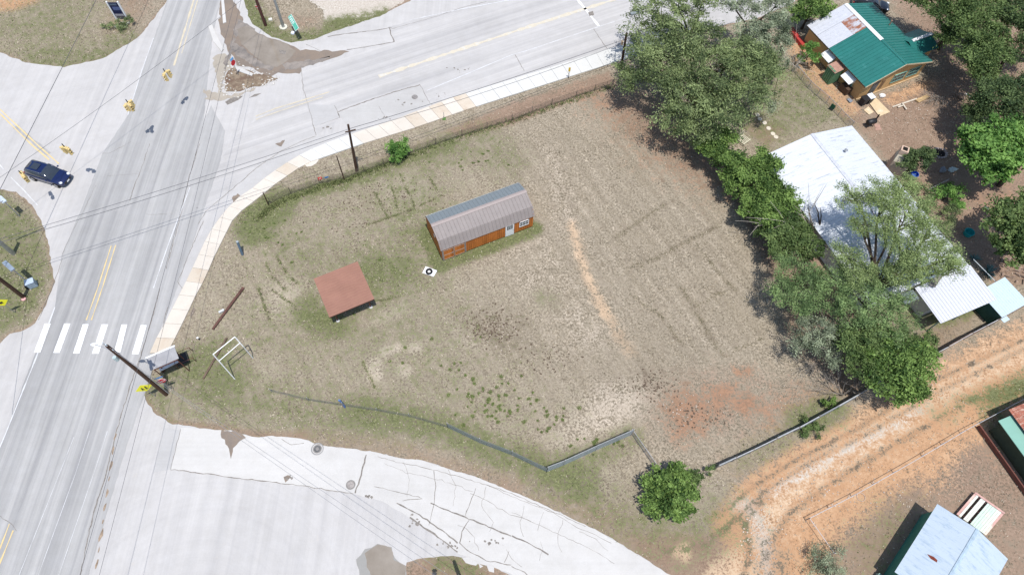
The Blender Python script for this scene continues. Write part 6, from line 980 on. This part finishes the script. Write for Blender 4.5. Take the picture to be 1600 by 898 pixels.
# ---------------------------------------------------------------- yard things
def put(label, cat, name, px, z=0., rz=0.): q = g(px[0], px[1], 0); return root(name, label, cat, (q.x, q.y, z), rz)
M_PLY = mat('plywood', (.62, .48, .30), .8, var=.08, stain=(.7, .6, .45), stain_lo=.55)
pw = gl([(1357, 159), (1367, 151), (1391, 175), (1374, 182)], .1); tag(MB().prism([(p.x, p.y) for p in pw], .05, .1).build('plywood_sheet', M_PLY), 'large pale plywood sheet on the dirt at the corner of the ochre house', 'plywood')
pw = gl([(1350, 172), (1357, 166), (1366, 175), (1358, 179)], .1); tag(MB().prism([(p.x, p.y) for p in pw], .03, .07).build('plywood_sheet', M_PLY), 'small plywood offcut beside the black bins', 'plywood')
for i, (px, py, lab) in enumerate(((1346, 163, 'black lidded bin against the corner of the ochre house'), (1355, 160, 'black bin with white bag on top beside the plywood'))):
    s = put(lab, 'bin', 'rubbish_bin', (px, py), 0, .4); MB().add([(-.28, -.3, 0), (.28, -.3, 0), (.28, .3, 0), (-.28, .3, 0), (-.34, -.38, 1.0), (.34, -.38, 1.0), (.34, .38, 1.0), (-.34, .38, 1.0)], [(3, 2, 1, 0), (4, 5, 6, 7), (0, 1, 5, 4), (1, 2, 6, 5), (2, 3, 7, 6), (3, 0, 4, 7)]).build('tub', mat('bin_navy', (.012, .018, .03), .5), s); MB().box((0, 0, 1.04), (.74, .82, .07)).build('lid', M_BLACK if i == 0 else mat('bag_white', (.7, .72, .75)), s)
for lab, a, b_, z in (('long pale board lying on the brown yard behind the lumber', (1394, 168), (1432, 155), .08), ('upper of two crossed pale boards in the brown yard', (1402, 169), (1411, 166), .16), ('short pale board crossing the others at an angle', (1408, 163), (1415, 173), .22)):
    A1, B1 = g(*a), g(*b_); tag(MB().beam(A1+Vector((0, 0, z)), B1+Vector((0, 0, z)), .16, .06).build('timber_board', mat('pale_board', (.62, .55, .45), .8)), lab, 'board')
pw = gl([(1430, 156), (1448, 148), (1453, 152), (1436, 160)], .2); tag(MB().prism([(p.x, p.y) for p in pw], .05, .22).build('lumber_stack', mat('tan_lumber', (.52, .36, .18), .8, var=.2)), 'tan lumber stack lying beside the grey brush pile', 'lumber')
bare('brush_pile', 'grey brush pile at the end of the tan lumber', 'brush', (1462, 158), [(1450, 153, .3), (1458, 150, .4), (1468, 154, .4), (1474, 160, .3), (1466, 164, .2), (1452, 163, .2)], M_BARKG, .05, 21, fine=8)
s = put('black rounded grill standing on the bare dirt north of the white roof', 'grill', 'barbecue_grill', (1357, 197), 0, .3); MB().tube([(-.55, 0, .75), (-.5, 0, .75), (.5, 0, .75), (.55, 0, .75)], [.2, .34, .34, .2], 14).build('barrel', M_BLACK, s, True); MB().cyl((.6, .1, .9), .09, .7, 8).build('chimney', M_BLACK, s)
for x in (-.4, .4):
    for y in (-.22, .22): MB().cyl((x, y, 0), .03, .6, 6).build('leg', M_BLACK, s)
q = gl([(1362, 190), (1376, 193), (1380, 203), (1366, 206)]); psheet('bare_patch', [(1364, 192), (1374, 194), (1378, 203), (1368, 204)], .02, mat('pink_dirt', (.42, .26, .2), .95), rag=.1, sd=3)
s = put('green lounge chair tipped beside the yard fence', 'chair', 'garden_chair', (1299, 171), 0, .8); MG = mat('chair_green', (.02, .09, .05), .6); MB().box((0, 0, .4), (.5, .5, .06)).build('seat_or_shadow', MG, s); MB().box((-.27, 0, .7), (.06, .5, .6)).build('backrest', MG, s)
for x in (-.2, .2):
    for y in (-.2, .2): MB().cyl((x, y, 0), .025, .4, 6).build('leg', MG, s)
s = put('white cream lattice garden chair half hidden by the hedge near the stepping stones', 'chair', 'lattice_chair', (1160, 222), 0, .7); ML = mat('cream_lattice', (.68, .64, .48), .7)
for i in range(6): MB().box((-.5+i*.2, 0, .45), (.08, 1.1, .05)).build('slat', ML, s); MB().box((-.5+i*.2, .6, .8), (.08, .05, .7)).build('slat', ML, s)
for y in (-.5, .5): MB().box((0, y, .51), (1.2, .07, .05)).build('rail', ML, s)
for x in (-.5, .5): MB().box((x, -.45, .21), (.07, .07, .42)).build('leg', ML, s)
for i, ((px, py), w_) in enumerate(zip(((1183.3, 180), (1187, 186.5), (1194.5, 192.5), (1200.7, 201), (1207.4, 209.5), (1212.2, 214.5)), ('nearest the huge oak', 'second from the huge oak', 'dark centred third in the row', 'fourth from the huge oak', 'fifth from the huge oak', 'nearest the white roof'))):
    q = g(px, py); o = MB().cyl((0, 0, 0), .27, .07, 18).build('stepping_stone', mat('stone_cream', (.60, .54, .43), .9, var=.08)); o.location = q; tag(o, 'round cream stepping stone, '+w_, 'stepping stone', 'stepping stones in the green yard')
s = put('ring of pale stones around a dark fire pit in the shaded yard', 'fire pit', 'fire_ring', (1468, 240))
for i in range(16): a = 6.283*i/16; MB().blob((math.cos(a)*.75, math.sin(a)*.7, .1), (.16, .13, .12), 6, 4, .25, i).build('stone', mat('ring_stone', (.42, .36, .33), .9, var=.25), s)
MB().cyl((0, 0, .0), .62, .03, 18).build('ash', mat('ash_black', (.02, .018, .018), .95), s)
def tub(label, px, r, h, m, cat='tub'): s = put(label, cat, 'tub', px); MB().tube([(0, 0, 0), (0, 0, h)], [r*.85, r], 16, False).build('wall', m, s); MB().cyl((0, 0, .02), r*.84, .03, 16).build('base', m, s); MB().ring((0, 0, h), r, .03, 20, 6).build('rim', m, s)
tub('teal round tub in the leafy shade right of the white roof', (1511, 366), .5, .5, mat('teal_plastic', (.02, .35, .35), .5)); tub('bright blue tub under the round dark tree', (1426, 276), .42, .5, mat('blue_plastic', (.02, .12, .55), .4)); tub('small teal bucket under the tree at the right edge', (1573, 377), .22, .3, mat('teal_plastic', (.02, .35, .35), .5), 'bucket')
def junk(label, cat, name, px, sz, m, rz=0., n=2, sd=0):
    rr = random.Random(sd); s = put(label, cat, name, px, 0, rz)
    for i in range(n): MB().blob((rr.uniform(-.3, .3)*sz, rr.uniform(-.3, .3)*sz, sz*.3), (sz*rr.uniform(.4, .7), sz*rr.uniform(.3, .5), sz*rr.uniform(.25, .4)), 7, 5, .3, sd*9+i).build('fold', m, s)
junk('white plastic bag on the brown path at the right edge', 'bag', 'plastic_bag', (1540, 327), .5, M_WS, n=2, sd=1); junk('grey tarpaulin heap in the shade near the fire pit', 'tarpaulin', 'tarpaulin', (1470, 267), .7, mat('tarp_grey', (.25, .27, .3)), n=3, sd=2); junk('white and teal heap beside the fire pit tarpaulin', 'tarpaulin', 'tarpaulin', (1487, 266), .6, mat('tarp_white', (.6, .68, .66)), n=3, sd=3)
junk('white and pink clutter heap at the door of the ochre house', 'clutter', 'clutter_heap', (1378, 151), .5, M_WS, n=4, sd=4); junk('grey metal clutter at the west corner of the ochre house', 'clutter', 'clutter_heap', (1326, 158), .45, mat('tarp_grey', (.25, .27, .3)), n=3, sd=5); junk('brown scrap pile with white pieces against the yard fence right of the ochre house', 'scrap', 'scrap_pile', (1500, 152), .8, mat('scrap_tan', (.35, .25, .18), var=.4), n=6, sd=6)
junk('white and yellow block in the shade under the upper right trees', 'block', 'pale_block', (1516, 166), .35, mat('pale_yellow', (.7, .6, .35)), n=2, sd=7); junk('small white toy shaped object on bare soil in the lower right yard', 'toy', 'white_object', (1541, 686), .4, M_WS, n=3, sd=8)
o = MB().tube([g(1508, 146, .25), g(1524, 156, .2)], .06, 6).build('white_pipe', M_WS, None, origin=g(1508, 146)); tag(o, 'white pipe lying on top of the brown scrap pile', 'pipe')
o = MB().ring((0, 0, .03), .36, .025, 24, 6).build('hose_ring', mat('hose_tan', (.5, .4, .33))); o.location = g(1345, 776); tag(o, 'coiled pale hoop lying in the lower right yard below the pipe fence', 'hoop')
o = MB().prism([tuple(p)[:2] for p in gl([(1236, 46), (1258, 76), (1254, 80), (1232, 50)])], 0, .5).build('planter_wall', mat('red_planter', (.45, .05, .04))); tag(o, 'red edged planter at the northwest corner of the ochre house', 'planter')
o = MB().beam(g(1441, 497, .4), g(1464, 487, .4), .12, .1).build('pale_beam', mat('yellow_beam', (.75, .6, .32))); tag(o, 'pale yellow beam lying below the corner of the patio roof', 'beam')
# agaves
def agave(label, px, R, n=26, sd=0):
    rr = random.Random(sd); s = put(label, 'agave', 'agave', px); M_AG = mat('agave_blue', (.16, .27, .25), .6, var=.15)
    for i in range(n):
        a = rr.uniform(0, 6.28); e = rr.uniform(.15, 1.1); L = R*rr.uniform(.8, 1.1); d = Vector((math.cos(a)*math.cos(e), math.sin(a)*math.cos(e), math.sin(e))); sdv = Vector((-math.sin(a), math.cos(a), 0)); w_ = R*.09
        MB().add([sdv*w_*.6, -sdv*w_*.6, d*L*.5+sdv*w_-Vector((0, 0, .0)), d*L*.5-sdv*w_, d*L+Vector((0, 0, -.1*R)), d*L*.5-Vector((0, 0, w_))], [(0, 2, 5), (0, 5, 1), (1, 5, 3), (2, 4, 5), (5, 4, 3)]).build('leaf', M_AG, s)
agave('spiky blue green agave under the thin pale pipe by the east eave', (1543, 426), 1.1, 30, 1); agave('smaller grey green agave between the eave and the shady trees', (1522, 405), .8, 22, 2)
lg = MB(); rr = random.Random(3)
for i in range(70): q = g(rr.uniform(1565, 1625), rr.uniform(400, 440), .1); a = rr.uniform(0, 6.28); L = rr.uniform(.2, .7); lg.tube([q, q+Vector((math.cos(a)*L, math.sin(a)*L, rr.uniform(0, .2)))], rr.uniform(.03, .07), 5)
tag(lg.build('woodpile', mat('split_wood', (.34, .25, .2), .9, var=.4, scale=2)), 'jumbled pile of split wood above the small blue roofed shed', 'woodpile', kind='stuff')
for i, (px, py, c_) in enumerate(((423, 32, 'cream'), (458, 53, 'white'))): o = MB().box((0, 0, .12), (.45, .4, .22), .3+i).build('utility_cover', mat('cover_'+c_, (.68, .66, .58) if i == 0 else (.75, .78, .84), .6), bevel=.03); o.location = g(px, py); tag(o, 'small %s ground box %s' % (c_, ('between the wooden pole and the steel pole', 'below the end of the green street sign')[i]), 'utility box')
rr = random.Random(9); fn = MB()                              # plants lining the old fence
wl = []
for a, b_ in zip(((400, 345), (425, 322), (500, 292), (545, 280), (620, 250), (722, 214), (800, 190)), ((425, 322), (500, 292), (545, 280), (620, 250), (722, 214), (800, 190), (955, 135))):
    A1, B1 = g(*a), g(*b_); k = int((B1-A1).length*(60 if a[0] < 620 else 26))
    for _ in range(k): q = A1.lerp(B1, rr.random()); wl.append((q.x+rr.gauss(0, .22), q.y+rr.gauss(0, .22), 0))
wl = np.array(wl); blades('fence_weeds', wl, np.full(len(wl), .32), .09, rng.uniform(0, 1, len(wl)), tint_mat('fence_weed', (.07, .10, .03), (.28, .30, .13)), 'weeds growing along the foot of the old wire fence', 2, 15)
# scattered small stones and clods
cl = MB(); rr = random.Random(12)
for (cx, cy, sx, sy, k, s0, s1) in ((1300, 760, 120, 50, 160, .03, .09), (1190, 830, 30, 50, 160, .03, .1), (1480, 600, 120, 40, 90, .03, .08), (1440, 760, 140, 80, 90, .03, .08), (1120, 750, 60, 20, 40, .03, .08), (1430, 180, 60, 30, 60, .03, .1), (640, 300, 60, 30, 60, .02, .06), (780, 520, 60, 40, 90, .03, .09), (1070, 640, 60, 30, 70, .03, .09)):
    for i in range(k): q = g(rr.gauss(cx, sx*.5), rr.gauss(cy, sy*.5)); s = rr.uniform(s0, s1); cl.blob((q.x, q.y, s*.3), (s, s*rr.uniform(.6, 1), s*.6), 5, 3, .2, i)
tag(cl.build('pebbles', mat('pebble_pale', (.52, .44, .36), .9, var=.3, scale=.4)), 'small pale stones and clods scattered over the track and yards', 'stones', kind='stuff')
